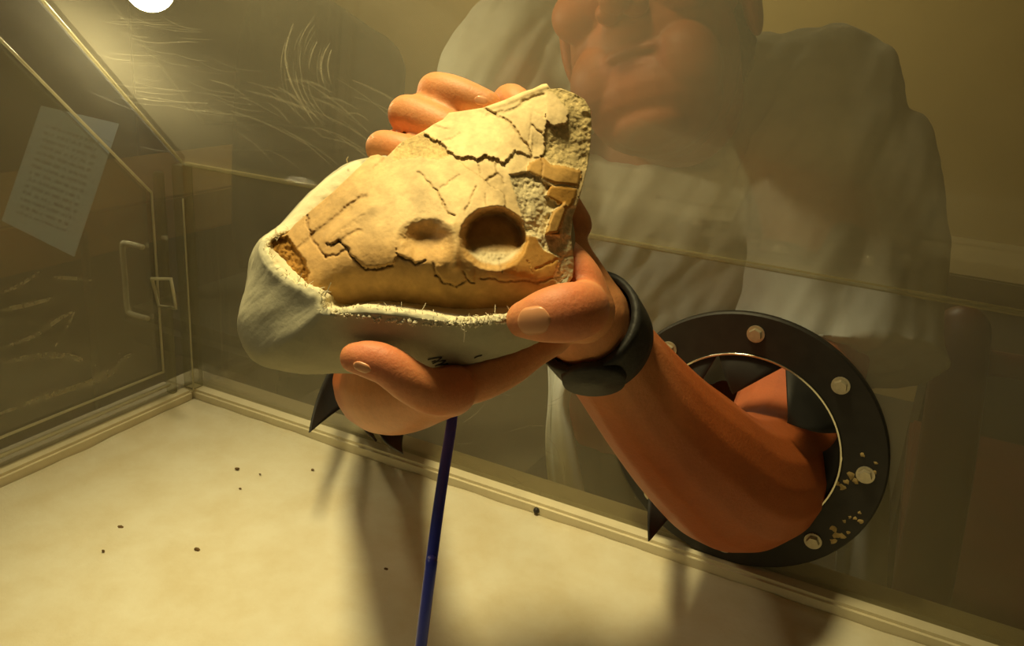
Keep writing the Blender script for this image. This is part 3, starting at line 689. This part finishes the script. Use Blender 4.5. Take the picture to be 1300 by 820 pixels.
def inpoly(q, poly):
    x, y = q[:, 0], q[:, 1]; c = np.zeros(len(q), bool); n = len(poly); j = n-1
    for i in range(n):
        xi, yi = poly[i]; xj, yj = poly[j]
        c ^= ((yi > y) != (yj > y)) & (x < (xj-xi)*(y-yi)/(yj-yi+1e-12)+xi); j = i
    return c
def segdist(q, pl, closed=False):
    pl = np.asarray(pl, float); best = np.full(len(q), 1e9); bp = np.zeros_like(q); n = len(pl)
    for i in range(n if closed else n-1):
        a, b_ = pl[i], pl[(i+1) % n]; ab = b_-a; t = np.clip(((q-a)@ab)/(ab@ab+1e-12), 0, 1); p = a+t[:, None]*ab
        d_ = np.hypot(*(q-p).T); m_ = d_ < best; best[m_] = d_[m_]; bp[m_] = p[m_]
    return best, bp
ST = 1.2
gx_ = np.arange(330, 756, ST); gy_ = np.arange(102, 420, ST); GX, GY = np.meshgrid(gx_, gy_); Q0 = np.c_[GX.ravel(), GY.ravel()]
cxs = (GX[:-1, :-1]+ST/2).ravel(); cys = (GY[:-1, :-1]+ST/2).ravel(); cin = inpoly(np.c_[cxs, cys], OUT)
ncol = len(gx_); ci = np.where(cin)[0]; r_, c_ = ci//(ncol-1), ci % (ncol-1)
quads = np.c_[r_*ncol+c_, r_*ncol+c_+1, (r_+1)*ncol+c_+1, (r_+1)*ncol+c_]
used = np.unique(quads); remap = np.full(len(Q0), -1); remap[used] = np.arange(len(used)); quads = remap[quads]; q = Q0[used].copy()
from collections import Counter
ec = Counter()
for f in quads:
    for k in range(4): ec[tuple(sorted((f[k], f[(k+1) % 4])))] += 1
bverts = np.array(sorted({v for e, n in ec.items() if n == 1 for v in e}))
db, pb_ = segdist(q, OUT, True); q[bverts] = pb_[bverts]
depth = tps(CP)(q)                                    # mm
N3 = np.c_[q/100, np.zeros(len(q))]
def nz(scale, o=3, seed=0.): return fbm(np.c_[q, np.zeros(len(q))], scale, o, seed)
n_lo, n_mid, n_hi = nz(0.02, 3, 1), nz(0.07, 3, 2), nz(0.28, 4, 3)
def smooth(x): x = np.clip(x, 0, 1); return x*x*(3-2*x)
wob = np.c_[nz(0.10, 3, 7), nz(0.10, 3, 8)]*2.2 + np.c_[nz(0.35, 2, 9), nz(0.35, 2, 10)]*0.9
qw = q + wob                                           # ragged lines for breaks
TAN, CREAM, OCH, BROWN, PALE = (np.array(lin(*c)[:3]) for c in ((212, 172, 112), (240, 212, 160), (184, 138, 70), (122, 92, 48), (222, 204, 164)))
# bone colour: cream on the skull roof, tan along the snout, ochre on the cheek; shade under the cheek is put in as brown
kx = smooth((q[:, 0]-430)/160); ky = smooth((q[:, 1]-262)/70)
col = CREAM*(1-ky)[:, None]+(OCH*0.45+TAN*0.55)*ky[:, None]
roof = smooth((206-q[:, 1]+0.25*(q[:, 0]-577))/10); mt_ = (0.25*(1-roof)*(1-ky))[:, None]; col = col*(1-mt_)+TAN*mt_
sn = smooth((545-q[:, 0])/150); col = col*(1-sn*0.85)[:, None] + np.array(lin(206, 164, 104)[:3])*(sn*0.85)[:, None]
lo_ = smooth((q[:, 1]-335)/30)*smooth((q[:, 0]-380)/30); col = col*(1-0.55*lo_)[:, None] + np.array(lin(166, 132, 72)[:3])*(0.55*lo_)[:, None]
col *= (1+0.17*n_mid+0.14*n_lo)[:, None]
region = np.zeros(len(q), int)                         # 0 bone, 1 matrix, 2 ochre blocks, 3 shard
depth += -0.5*n_lo + 0.10*n_mid + 0.08*n_hi
# orbits
def pit(cx, cy, rx, ry, dp, soft=0.34, rise=0.35, tilt=0.0):
    global depth
    u = (q[:, 0]+wob[:, 0]*0.6-cx); v = (q[:, 1]+wob[:, 1]*0.6-cy); ct, st_ = math.cos(tilt), math.sin(tilt); u, v = (u*ct+v*st_)/rx, (-u*st_+v*ct)/ry
    r = np.hypot(u, v); k = smooth((1.05-r)/(soft*(1+0.35*np.clip(v, 0, 1)))); depth = depth + dp*k*(1-rise*np.clip(v, -1, 1)); return r, k, v
rb_, kb, vb = pit(627, 303, 43, 40, 15, 0.30, rise=0.52)
r2_, k2_, v2 = pit(543, 306, 41, 30, 8.5, 0.85, rise=0.25, tilt=0.12)
fillm = smooth((kb-0.5)/0.4)*smooth((vb-0.15)/0.4); col = col*(1-fillm)[:, None] + PALE*fillm[:, None]; depth += fillm*0.5*n_hi
din = smooth((kb-0.6)/0.3)*(1-fillm); col = col*(1-0.45*din)[:, None] + np.array(lin(120, 92, 60)[:3])*(0.45*din)[:, None]  # brown socket interiors: recess shade put into the colour
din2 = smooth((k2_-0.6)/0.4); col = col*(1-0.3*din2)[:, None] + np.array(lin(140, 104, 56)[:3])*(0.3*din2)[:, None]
# ridge between the two orbits and the orbital bar
depth -= 2.0*np.exp(-(segdist(q, [(574, 285), (577, 315), (578, 338)])[0]/6)**2)
depth -= 1.2*np.exp(-(segdist(q, [(648, 215), (655, 250), (668, 285)])[0]/8)**2)
# snout bars: long grooves
def crack(pl, wpx, dp, stain_shade=0.6):
    global depth, col
    d_, _ = segdist(qw, pl); k = np.exp(-(d_/wpx)**2); depth = depth+dp*k
    s_ = (np.exp(-(d_/(wpx*0.9))**2)*stain_shade*0.75)[:, None]; col = col*(1-s_)+BROWN*0.55*s_
def step(pl, poly, h, fade, stain_shade=0.35):
    """raise the surface inside poly by h mm along the broken edge pl, fading inwards"""
    global depth, col
    d_, _ = segdist(qw, pl); ins = inpoly(qw, np.array(poly, float)); depth = depth - h*ins*np.clip(1-d_/fade, 0, 1)
    s_ = (np.exp(-(d_/1.6)**2)*stain_shade*(~ins))[:, None]; col = col*(1-s_)+BROWN*0.6*s_  # brown along the low side: the edge's thin shadow put into colour
up_edge = [(538,170),(548,177),(560,181),(568,189),(577,199),(592,198),(606,201),(613,196),(618,197),(630,202),(641,206)]
step(up_edge, up_edge+[(655,190),(674,200),(680,150),(640,126),(570,140),(540,160)], 2.6, 55, 0.6)
dome = [(498,205),(520,200),(545,201),(578,202),(602,219),(622,236),(640,246)]
step(dome, dome+[(640,270),(560,290),(470,280),(440,250)], 1.8, 45, 0.3)
step([(694,152),(691,175),(691,197)], [(694,152),(691,175),(691,197),(674,200),(660,170),(675,140)], 1.7, 22, 0.4)
step([(694,152),(703,160),(712,157),(719,156)], [(694,152),(703,160),(712,157),(719,156),(722,140),(705,118),(690,120)], 2.0, 26, 0.5)
step([(504,323),(514,328),(528,334),(540,331)], [(504,323),(514,328),(528,334),(540,331),(545,310),(510,305)], 0.8, 14, 0.6)
low = [(415,312),(431,306),(438,312),(446,323),(456,334),(465,340),(484,341),(498,336)]
step(low, low+[(505,322),(500,300),(450,285),(425,298)], 1.5, 34, 0.7)
step([(554,348),(560,356),(579,364),(585,359),(593,355),(601,358)], [(554,348),(560,356),(579,364),(585,359),(593,355),(601,358),(604,340),(575,330),(552,338)], 1.3, 18, 0.7)
snb = [(365,299),(376,314),(388,332),(392,345),(392,362)]
crack([(463,248),(446,260),(422,279),(398,297)], 3.0, 1.5, 0.2); crack([(398,297),(386,308),(378,316)], 2.0, 1.0, 0.35)
crack([(458,292),(440,300),(430,306)], 2.2, 1.0, 0.25)
depth -= 2.4*np.exp(-(segdist(q, [(470,262),(445,278),(415,302)])[0]/9)**2); depth -= 1.3*np.exp(-(segdist(q, [(450,240),(420,265),(382,296)])[0]/9)**2)
for pl, wd, dp, s_ in (([(530,218),(545,231),(555,244),(562,259),(568,269),(576,273)], 1.2, 1.3, .6), ([(558,240),(569,231),(584,222)], .9, .7, .4), ([(605,236),(597,252),(591,267)], .9, .9, .45), ([(615,247),(619,260)], .9, .7, .4),
    ([(607,209),(609,220)], 1.0, .8, .4), ([(617,231),(632,221)], 1.6, 1.4, .6), ([(628,208),(633,222),(641,234)], 1.3, 1.0, .4), ([(390,273),(392,289),(397,303),(404,315),(414,326)], 1.3, 1.7, .75),
    ([(414,326),(429,324),(438,317)], 1.4, 1.0, .5), (low, 1.6, 1.6, .6), ([(504,323),(514,328),(528,334),(540,331)], 1.5, 1.4, .6), ([(554,348),(560,356),(579,364),(585,359),(593,355),(601,358)], 1.2, 1.4, .7), ([(550,336),(554,348)], 1.1, .8, .4),
    ([(681,359),(705,353),(714,349)], 1.2, 1.4, .6), ([(681,342),(708,329)], 1.1, 1.0, .45), ([(613,135),(620,142),(637,149),(648,156),(657,169),(666,180),(673,192),(675,200)], 1.4, 1.8, .65), ([(675,158),(690,171)], 1.1, 1.2, .6), ([(675,145),(672,178)], .8, .6, .3),
    ([(548,158),(571,165)], 1.0, .9, .4), ([(560,181),(584,169)], 1.0, .8, .35), ([(474,214),(487,200)], 1.1, .9, .4), ([(560,193),(572,187)], 1.0, .8, .3), ([(670,332),(676,345)], .9, .7, .4), ([(589,345),(594,356)], 1.0, .9, .5), ([(633,330),(638,345)], 1.0, .8, .5), ([(435,290),(462,272)], .8, .3, .1), ([(610,352),(640,356),(680,357)], 1.2, .9, .5)):
    crack(pl, wd, dp, s_)
crack([(618,147),(645,141),(668,129),(690,119)], 2.2, 1.2, 0.30); depth -= 1.5*np.exp(-(segdist(q, [(612,138),(642,130),(668,118),(694,109)])[0]/4)**2)  # crest ridge; groove tinted brown as the shadow line below it
# rock matrix: back of the skull, behind the orbit, and the broken snout
def rough_region(poly, dip, amp, colr, lab=1, amp2=0.0):
    global depth, col
    ins = inpoly(qw, np.array(poly, float)); d_, _ = segdist(qw, poly, True); k = ins*smooth(d_/3.0)
    depth = depth + dip*ins*np.clip(d_/2.5, 0, 1) + k*amp*n_hi + k*amp2*n_mid; region[ins] = lab
    c2 = colr*(1+0.22*n_hi+0.15*n_mid)[:, None]; col = np.where(ins[:, None], c2, col)
rough_region([(695,112),(712,112),(728,118),(752,126),(756,170),(752,215),(738,217),(716,211),(699,209),(691,198),(693,153),(704,159),(719,156),(722,140)], 0.9, 0.30, np.array(lin(226, 202, 148)[:3]), 1, 1.1)
rough_region([(645,222),(668,217),(686,226),(700,236),(694,249),(709,259),(718,256),(702,268),(694,297),(712,297),(716,280),(722,262),(731,262),(740,235),(732,275),(732,340),(732,360),(712,366),(702,352),(709,327),(690,318),(680,301),(668,297),(664,280),(655,250)], 3.0, 0.5, np.array(lin(232, 214, 172)[:3]), 1, 1.8)
rough_region([(338,327),(340,312),(352,302),(365,298),(376,314),(388,332),(392,345),(392,364),(375,368),(350,348)], 4.0, 1.0, np.array(lin(172, 126, 62)[:3]), 1, 2.2)
rough_region([(500,190),(510,180),(527,172),(540,168),(560,182),(577,199),(545,200),(520,199),(498,204)], 0.8, 0.3, np.array(lin(226, 196, 138)[:3]), 1, 0.8)
def block(poly, h, colr, lab):
    global depth, col
    ins = inpoly(q+wob*0.8, np.array(poly, float)); d_, _ = segdist(q, poly, True); depth = depth - h*ins*np.clip(0.35+d_/4.0, 0, 1); region[ins] = lab
    col = np.where(ins[:, None], colr*(1+0.12*n_mid+0.06*n_hi)[:, None], col)
block([(687,198),(699,209),(716,211),(738,217),(735,236),(705,233),(686,225),(668,217),(672,207)], 1.5, np.array(lin(200, 156, 88)[:3]), 2)
block([(696,235),(733,239),(731,251),(724,263),(709,258),(694,249)], 1.3, np.array(lin(182, 134, 62)[:3]), 2)
block([(718,255),(722,261),(715,280),(709,296),(692,298),(695,285),(702,268)], 4.5, np.array(lin(186, 144, 80)[:3]), 3)
col = np.where((inpoly(q, np.array([(655,300),(680,301),(690,318),(709,327),(705,352),(660,352),(640,345)], float)) & (region == 0) & (kb < 0.3))[:, None], np.array(lin(194, 144, 72)[:3])*(1+0.12*n_mid)[:, None], col)
crack([(687,198),(688,212),(686,226)], 0.9, 0.9, 0.5)
col = np.clip(col, 0.01, 0.95)
# pixel + depth -> points; the rim of the skull is carried back to give it thickness
Pt = np.array([list(at(x, y, d_/1000)) for (x, y), d_ in zip(q, depth)])
sk = thing('fossil_skull', 'cracked cream and tan fossil skull with two eye sockets, bedded in the plaster jacket', 'fossil skull', at(530, 400, 0.36))
names = {0: 'skull_bone', 1: 'rock_matrix', 2: 'bone_block', 3: 'bone_shard'}
fl = region[quads]; flab = np.where((fl == fl[:, :1]).all(1), fl[:, 0], fl.min(1))
bedges = [e for e, n in ec.items() if n == 1]
fo = np.array(list(FV)); mid = Pt.mean(0)
for lab in range(4):
    qs = quads[flab == lab]; ids = np.unique(qs); mp = {v: i for i, v in enumerate(ids)}
    V = [Pt[i] for i in ids]; Cc = [col[i] for i in ids]; F_ = [tuple(mp[v] for v in f) for f in qs]
    back_ = {}
    def bk(v):
        if v not in back_:
            p = Pt[v]; c0 = mid-p; c0 -= fo*(c0@fo); c0 /= np.linalg.norm(c0); lst = []
            top = q[v][1] < 330; L_ = 0.030 if top else 0.012
            for t_, s_ in ((0.12, 0.0002), (0.35, 0.001), (0.7, 0.004), (1.0, 0.010)):
                V.append(p + fo*L_*t_ + c0*s_); Cc.append(col[v]); lst.append(len(V)-1)
            back_[v] = [mp[v]]+lst
        return back_[v]
    for a, b_ in bedges:
        if a in mp and b_ in mp:
            A, B = bk(a), bk(b_)
            for k in range(4): F_.append((A[k], B[k], B[k+1], A[k+1]))
    me = bpy.data.meshes.new(names[lab]); me.from_pydata([tuple(v) for v in V], [], F_); me.update()
    bm = bmesh.new(); bm.from_mesh(me); bmesh.ops.recalc_face_normals(bm, faces=bm.faces[:]); bm.to_mesh(me); bm.free()
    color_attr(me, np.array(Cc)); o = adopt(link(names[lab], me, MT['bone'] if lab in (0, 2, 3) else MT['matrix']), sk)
    if lab == 1: o['label'] = 'crumbly pale rock matrix'
    if lab == 2: o['label'] = 'ochre blocks of bone'

# ------------------------------------------------------------------ blue air hose
hp = [(581, 470, .415), (577, 500, .41), (573, 540, .40), (565, 590, .385), (556, 650, .37), (548, 710, .36), (543, 750, .356)]
P = [list(at(*p)) for p in hp]
e_ = Vector(P[-1]); P += [[e_.x+0.005, e_.y-0.03, TRAY+0.02], [e_.x+0.02, e_.y-0.09, TRAY+0.0065], [e_.x+0.05, e_.y-0.2, TRAY+0.0065], [e_.x+0.09, e_.y-0.32, TRAY+0.0065]]
Qh = catmull(np.array(P), 10); vs, fs = tube_geo(Qh, [0.0026]*len(Qh), 14)
tag(pyobj('air_hose', vs, fs, MT['hose']), 'blue plastic air hose running down from the hands to the tray', 'hose')

# ------------------------------------------------------------------ the seated person
pe_o = thing('person', 'person in a pale short-sleeved shirt holding the jacketed fossil through the arm ports', 'person', (0.15, 0.95, 0.0))
bl = Blob()
# left hand: thumb over the rim, fingers hooked behind and over the top
bl.chain([(663, 406, .3235, 7.6), (682, 403, .321, 10.0), (705, 399, .320, 11.6), (724, 396, .322, 12.0), (737, 394, .330, 11.6), (743, 392, .345, 11.6), (742, 390, .365, 12.5), (740, 394, .390, 14.5)], 5, 0.88, tuple(UV_))
bl.chain([(740, 395, .385, 15.5), (732, 355, .385, 12.5), (724, 334, .388, 9.5), (714, 322, .396, 8.5)], 5)
bl.chain([(748, 408, .425, 23), (735, 375, .412, 19), (718, 330, .420, 15), (715, 300, .424, 12)], 5, 0.75, tuple(UV_*0.5+RV))
bl.chain([(750, 414, .425, 21), (728, 385, .415, 18), (705, 350, .425, 14)], 5)
PIPs = [((486, 187), (548, 205), 8.2, .409, .396, (705, 345)), ((517, 145), (600, 180), 9.3, .414, .398, (712, 322)), ((553, 115), (618, 134), 8.9, .417, .403, (716, 300)), ((646, 128), (676, 150), 8.4, .424, .412, (728, 285))]
for (px_, py_), (tx, ty), r_, d1, d2, (mx, my) in PIPs:
    bl.chain([(mx, my, .426, r_+1.5), ((mx*0.5+px_*0.5)-8, (my*0.5+py_*0.5)-12, .440, r_+0.6), (px_+18, py_+12, d1+.016, r_+0.4), (px_, py_+2, d1+.004, r_+0.3), (px_+4, py_-1, d1-.003, r_+0.1), ((px_*0.55+tx*0.45), (py_*0.55+ty*0.45)-3, (d1+d2)/2-.003, r_), (tx, ty, d2, r_*0.86)], 6)
# left wrist and forearm, elbow through the port, upper arm
bl.chain([(740, 403, .415, 24.5), (750, 418, .436, 26), (790, 472, .458, 29.5), (838, 531, .480, 34.5), (876, 570, .50, 39.5), (918, 606, .528, 44), (950, 610, .556, 46), (980, 590, .592, 46), (1005, 530, .635, 46), (1030, 440, .68, 48), (1052, 330, .715, 52), (1050, 210, .74, 58), (1010, 150, .77, 62)], 6, 0.95, tuple(UV_))
# right hand under the jacket: thumb in front, index along the underside
bl.chain([(449, 454, .3265, 6.4), (468, 456, .3250, 7.8), (492, 464, .3245, 8.2), (520, 484, .327, 8.8), (548, 497, .335, 9.6), (575, 496, .348, 10.8), (560, 494, .372, 14), (530, 497, .40, 18.5)], 5, 0.92, tuple(UV_))
bl.chain([(540, 492, .385, 17), (580, 487, .366, 11.2), (612, 481, .366, 9.8), (645, 466, .373, 9.2), (676, 445, .380, 8.4), (705, 430, .388, 7.6)], 5)
for k, (dx, dd) in enumerate(((0, .012), (0, .026), (-4, .038))):
    bl.chain([(535, 486, .40+dd, 14), (590, 470, .385+dd, 9.5), (640, 452, .385+dd, 8.5), (680+dx*4, 425, .395+dd, 7.5)], 5)
wl = PORT_L
bl.chain([(556, 490, .368, 13.5), (522, 497, .395, 19.5), (494, 494, .43, 24), (480, 490, .48, 26), (478, 488, .55, 29), (478, 478, .64, 34), (505, 440, .72, 38), (545, 380, .79, 42), (585, 280, .82, 44), (620, 160, .84, 50), (680, 75, .86, 58)], 6, 0.95, tuple(UV_))
# torso inside the shirt, neck
chest = at(850, 150, .86); hipc = Vector((chest.x+0.02, chest.y+0.06, 0.56))
sh_l = at(1010, 150, .77); sh_r = at(680, 75, .86)
bl.wchain([[*hipc, .115], [*(hipc*0.6+chest*0.4), .12], [*(hipc*0.15+chest*0.85), .13], [*chest, .10]], 5, 0.75, tuple((sh_l-sh_r).normalized()))
bl.wchain([[*sh_r, .055], [*chest, .062], [*sh_l, .058]], 5)
# head
face_c = at(826, 63, .645)
hu = (UV_*0.98 - RV*0.14 + FV*0.10).normalized(); hf = (-FV*0.88 - RV*0.38 - UV_*0.22); hf = (hf-hu*hf.dot(hu)).normalized(); hr = hf.cross(hu).normalized()
def H(r, f, u): return face_c + hr*r + hf*f + hu*u
neck0 = H(0, -0.085, -0.02); bl.wchain([[*(chest+FV*0.02), .062], [*(chest.lerp(neck0, .6)+FV*0.02), .054], [*neck0, .052], [*H(0, -0.05, 0.04), .058]], 5)
AX = (hr, hf, hu)
bl.ell(H(0, -0.045, 0.085), AX, (0.074, 0.093, 0.088)); bl.ell(H(0, -0.010, 0.00), AX, (0.066, 0.070, 0.085)); bl.ell(H(0, 0.016, -0.045), AX, (0.052, 0.048, 0.042)); bl.ell(H(0, 0.036, -0.068), AX, (0.030, 0.024, 0.018))
bl.ell(H(0.028, 0.032, -0.03), AX, (0.030, 0.028, 0.034)); bl.ell(H(-0.028, 0.032, -0.03), AX, (0.030, 0.028, 0.034))
for s_ in (-1, 1):
    bl.ell(H(0.036*s_, 0.040, 0.026), AX, (0.026, 0.022, 0.022)); bl.ell(H(0.030*s_, 0.052, 0.068), AX, (0.026, 0.012, 0.009)); bl.ell(H(0.076*s_, -0.035, 0.030), AX, (0.008, 0.018, 0.032)); bl.ell(H(0.010*s_, 0.066, 0.010), AX, (0.010, 0.011, 0.008))
bl.wchain([[*H(0, 0.054, 0.055), .009], [*H(0, 0.066, 0.035), .011], [*H(0, 0.079, 0.015), .0125]], 4)
bl.ell(H(0, 0.050, -0.019), AX, (0.026, 0.013, 0.008)); bl.ell(H(0, 0.049, -0.031), AX, (0.023, 0.013, 0.009)); bl.ell(H(0, 0.043, -0.008), AX, (0.030, 0.017, 0.024)); bl.ell(H(0, 0.036, -0.046), AX, (0.032, 0.022, 0.020))
me = bl.fuse('body', 0.0017, 7)
co_ = get_co(me); nb = np.empty(len(co_)*3); me.vertices.foreach_get('normal', nb); nb = nb.reshape(-1, 3)
base = np.array(lin(226, 154, 102)[:3]); shade_skin = np.array(lin(186, 98, 48)[:3]); red = np.array(lin(224, 124, 84)[:3])
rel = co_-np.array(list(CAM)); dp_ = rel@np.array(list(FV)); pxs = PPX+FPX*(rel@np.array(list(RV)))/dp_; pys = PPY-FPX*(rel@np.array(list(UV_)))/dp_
kk = smooth((dp_-0.41)/0.05)  # skin darkens with depth: shade on the arms put into the colour
cs_ = base*(1-kk)[:, None]+shade_skin*kk[:, None]
for c0, rr_ in ((at(720, 385, .315), .020), (at(752, 395, .335), .014), (at(480, 448, .318), .020), (at(575, 480, .34), .016), (at(735, 350, .375), .015)):
    g = np.exp(-((co_-np.array(list(c0)))**2).sum(1)/(rr_**2))*0.7; cs_ = cs_*(1-g)[:, None]+red*g[:, None]
# stubble on lip, chin and jaw
L3 = co_-np.array(list(face_c)); lu, lf = L3@np.array(list(hu)), L3@np.array(list(hf)); lr = L3@np.array(list(hr))
ishead = (np.abs(lu) < 0.25) & (np.linalg.norm(L3, axis=1) < 0.2)
stub = ishead*smooth((0.004-lu)/0.03)*0.5; lips = ishead*np.exp(-((lu+0.025)/0.010)**2)*(np.abs(lr) < 0.025)*(lf > 0.05)
cs_ = cs_*(1-stub)[:, None]+np.array(lin(122, 66, 34)[:3])*stub[:, None]; cs_ = cs_*(1-0.6*lips)[:, None]+np.array(lin(170, 84, 60)[:3])*(0.6*lips)[:, None]
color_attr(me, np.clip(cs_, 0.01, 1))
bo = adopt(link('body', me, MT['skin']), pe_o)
bb = BVHTree.FromPolygons([Vector(v) for v in co_], [tuple(p.vertices) for p in me.polygons])
# nails
def nail(c, ax, ln, wd, off=0.0006):
    cxp, cyp = c; a = math.atan2(ax[1], ax[0]); vs = []; fs = []; n = 12; m_ = 9
    for i in range(n+1):
        for j in range(m_+1):
            u, v = 2*i/n-1, 2*j/m_-1
            hw = wd*(1-0.45*max(0, u)**4)*(1-0.5*max(0, -u)**4); x = ln*u*(1-0.16*v*v); y = hw*v
            px_, py_ = cxp+x*math.cos(a)-y*math.sin(a), cyp+x*math.sin(a)+y*math.cos(a); h, nn = cast(bb, px_, py_)
            if h is None: h, nn = at(px_, py_, 0.325), -FV
            vs.append(h + nn*(off*(1-0.7*max(abs(u), abs(v))**4)))
    for i in range(n):
        for j in range(m_): k = i*(m_+1)+j; fs.append((k, k+1, k+m_+2, k+m_+1))
    o = pyobj('fingernail', vs, fs, MT['nail']); s_ = o.modifiers.new('t', 'SOLIDIFY'); s_.thickness = 0.0006; s_.offset = -1; return adopt(o, pe_o)
nail((678, 407), (-1, 0.14), 21, 18, 0.0004); nail((460, 466), (-1, -0.42), 12, 6); nail((611, 128), (1, 0.3), 9, 6)
# watch strap
wa, wb = at(740, 403, .415), at(778, 455, .452); ax_ = (wb-wa).normalized(); wc = wa.lerp(wb, 0.32)
n1 = (UV_ - ax_*UV_.dot(ax_)).normalized(); n2 = ax_.cross(n1)
def band(name, r0, r1, h, mat, parent, c=wc, seg=72, flat=0.97):
    prof = [(r0, -h), (r1, -h), (r1+0.0004, -h*0.6), (r1+0.0004, h*0.6), (r1, h), (r0, h)]; vs = []; fs = []; n = len(prof)
    for k in range(seg):
        a = 2*math.pi*k/seg; d_ = n1*math.cos(a) + n2*math.sin(a)*flat
        for r, z in prof: vs.append(c + d_*r + ax_*z)
    for k in range(seg):
        for i in range(n): fs.append((k*n+i, k*n+(i+1) % n, ((k+1) % seg)*n+(i+1) % n, ((k+1) % seg)*n+i))
    return adopt(pyobj(name, vs, fs, mat, None, True), parent)
wt = band('wristwatch', 0.0252, 0.0292, 0.0130, MT['watch'], pe_o); wt['label'] = 'black wristwatch strap'
bpy.context.view_layer.update()
bdir = (RV*0.2 - UV_*1.0); bdir = (bdir-ax_*bdir.dot(ax_)).normalized(); bt = ax_.cross(bdir)
bm = bmesh.new(); bmesh.ops.create_cone(bm, cap_ends=True, segments=24, radius1=0.0165, radius2=0.0155, depth=0.004)
bmesh.ops.transform(bm, matrix=Matrix.Translation(wc+bdir*0.0276) @ Matrix((bt, ax_, bdir)).transposed().to_4x4(), verts=bm.verts[:]); bmobj('watch_case', bm, MT['watch'], wt, True)
# hair, eyes
hb = Blob(); hb.ell(H(0, -0.055, 0.098), AX, (0.080, 0.094, 0.086)); hb.ell(H(0, -0.09, 0.03), AX, (0.070, 0.05, 0.07)); hme = hb.fuse('hair', 0.003, 3); hc = get_co(hme); nh = np.empty(len(hc)*3); hme.vertices.foreach_get('normal', nh); set_co(hme, hc+nh.reshape(-1, 3)*(0.003*fbm(hc, 160, 3, 3))[:, None]); adopt(link('hair', hme, MT['hair']), pe_o)
for s_ in (-1, 1):
    bm = bmesh.new(); bmesh.ops.create_uvsphere(bm, u_segments=20, v_segments=12, radius=0.0125, matrix=Matrix.Translation(H(0.031*s_, 0.0505, 0.050))); bmobj('eye', bm, MT['eye'], pe_o, True)
# shirt
sb = Blob(); ref = tuple((sh_l-sh_r).normalized()); hem = Vector((chest.x+0.02, chest.y+0.05, at(760, 480, .80).z))
sb.wchain([[*hem, .205], [*(hem*0.6+chest*0.4), .20], [*(hem*0.25+chest*0.75), .205], [*(chest-UV_*0.01), .16]], 6, 0.62, ref, 'flat', 40)
sb.wchain([[*(sh_r-RV*0.01), .076], [*(chest+UV_*0.02), .070], [*(sh_l+RV*0.02), .085]], 6)
sb.chain([(1000, 165, .77, 80), (1062, 200, .74, 84), (1068, 320, .72, 82), (1060, 440, .69, 86), (1062, 470, .682, 88)], 6, 0.85, tuple(RV), 'flat', 32)
sb.chain([(690, 80, .86, 74), (655, 95, .85, 78), (632, 180, .845, 76), (612, 260, .83, 74)], 6, 0.85, tuple(RV), 'flat', 32)
sm = sb.fuse('shirt', 0.0045, 5); sc_ = get_co(sm); ns_ = np.empty(len(sc_)*3); sm.vertices.foreach_get('normal', ns_); ns_ = ns_.reshape(-1, 3)
A1 = np.array(list((UV_+RV*0.55).normalized())); A2 = np.array(list((RV-UV_*0.55).normalized())); A3 = np.array(list(FV))
fold = np.c_[sc_@A1*7, sc_@A2*26, sc_@A3*10]; wr = fbm(fold, 1.0, 3, 4); set_co(sm, sc_+ns_*(0.0085*wr-0.002)[:, None])
adopt(link('shirt', sm, MT['shirt']), pe_o)
# loose tails of the shirt hanging below its hem
def drape(px, dep):
    rows = []
    for (xa, xb, y) in px:
        rows.append([list(at(xa+(xb-xa)*t/6, y, dep+0.01*math.sin(t*1.3))) for t in range(7)])
    R_ = np.array(rows); R_ = np.array([catmull(R_[:, i], 5) for i in range(7)]).transpose(1, 0, 2); n = len(R_)
    o = pyobj('shirt_tail', R_.reshape(-1, 3), [(i*7+j, i*7+j+1, (i+1)*7+j+1, (i+1)*7+j) for i in range(n-1) for j in range(6)], MT['shirt']); s_ = o.modifiers.new('t', 'SOLIDIFY'); s_.thickness = 0.002; return adopt(o, pe_o)
drape([(694, 770, 440), (696, 722, 500), (692, 728, 560), (697, 740, 625), (702, 752, 660), (705, 756, 690)], .70)
drape([(1060, 1126, 560), (1062, 1127, 640), (1060, 1124, 720), (1050, 1122, 790)], .72)
# trousers and shoes on a stool
tb = Blob(); hl, hr_ = hipc+Vector((0.09, 0, -0.01)), hipc+Vector((-0.09, 0, -0.01))
tb.wchain([[*(hipc+Vector((0, 0, 0.16))), .13], [*hipc, .15]], 5, 0.8, (1, 0, 0))
for s_, h0_ in ((1, hl), (-1, hr_)):
    kn = h0_+Vector((0.06*s_, -0.42, -0.02)); ft = Vector((kn.x, kn.y+0.02, 0.08)); tb.wchain([[*h0_, .085], [*(h0_.lerp(kn, .5)), .075], [*kn, .062]], 5); tb.wchain([[*kn, .062], [*(kn.lerp(ft, .5)), .055], [*ft, .050]], 5)
    bs = Blob(); bs.wchain([[ft.x, ft.y+0.04, 0.042, .04], [ft.x, ft.y-0.06, 0.042, .04], [ft.x, ft.y-0.17, 0.034, .033]], 5); adopt(link('shoe', bs.fuse('shoe', 0.004, 3), MT['shoe']), pe_o)
adopt(link('trousers', tb.fuse('trousers', 0.006, 5), MT['trousers']), pe_o)
st = thing('stool', 'dark round stool under the seated person', 'stool', (hipc.x, hipc.y, 0))
zt = hipc.z-0.125
bm = bmesh.new(); bmesh.ops.create_cone(bm, cap_ends=True, segments=40, radius1=0.17, radius2=0.175, depth=0.05, matrix=Matrix.Translation((hipc.x, hipc.y, zt-0.025))); bmobj('seat', bm, MT['chair'], st, True)
for k in range(4):
    a = math.pi/4+k*math.pi/2; bead('leg', [(hipc.x+0.12*math.cos(a), hipc.y+0.12*math.sin(a), zt-0.05), (hipc.x+0.2*math.cos(a), hipc.y+0.2*math.sin(a), 0.016)], 0.015, MT['steel'], st)
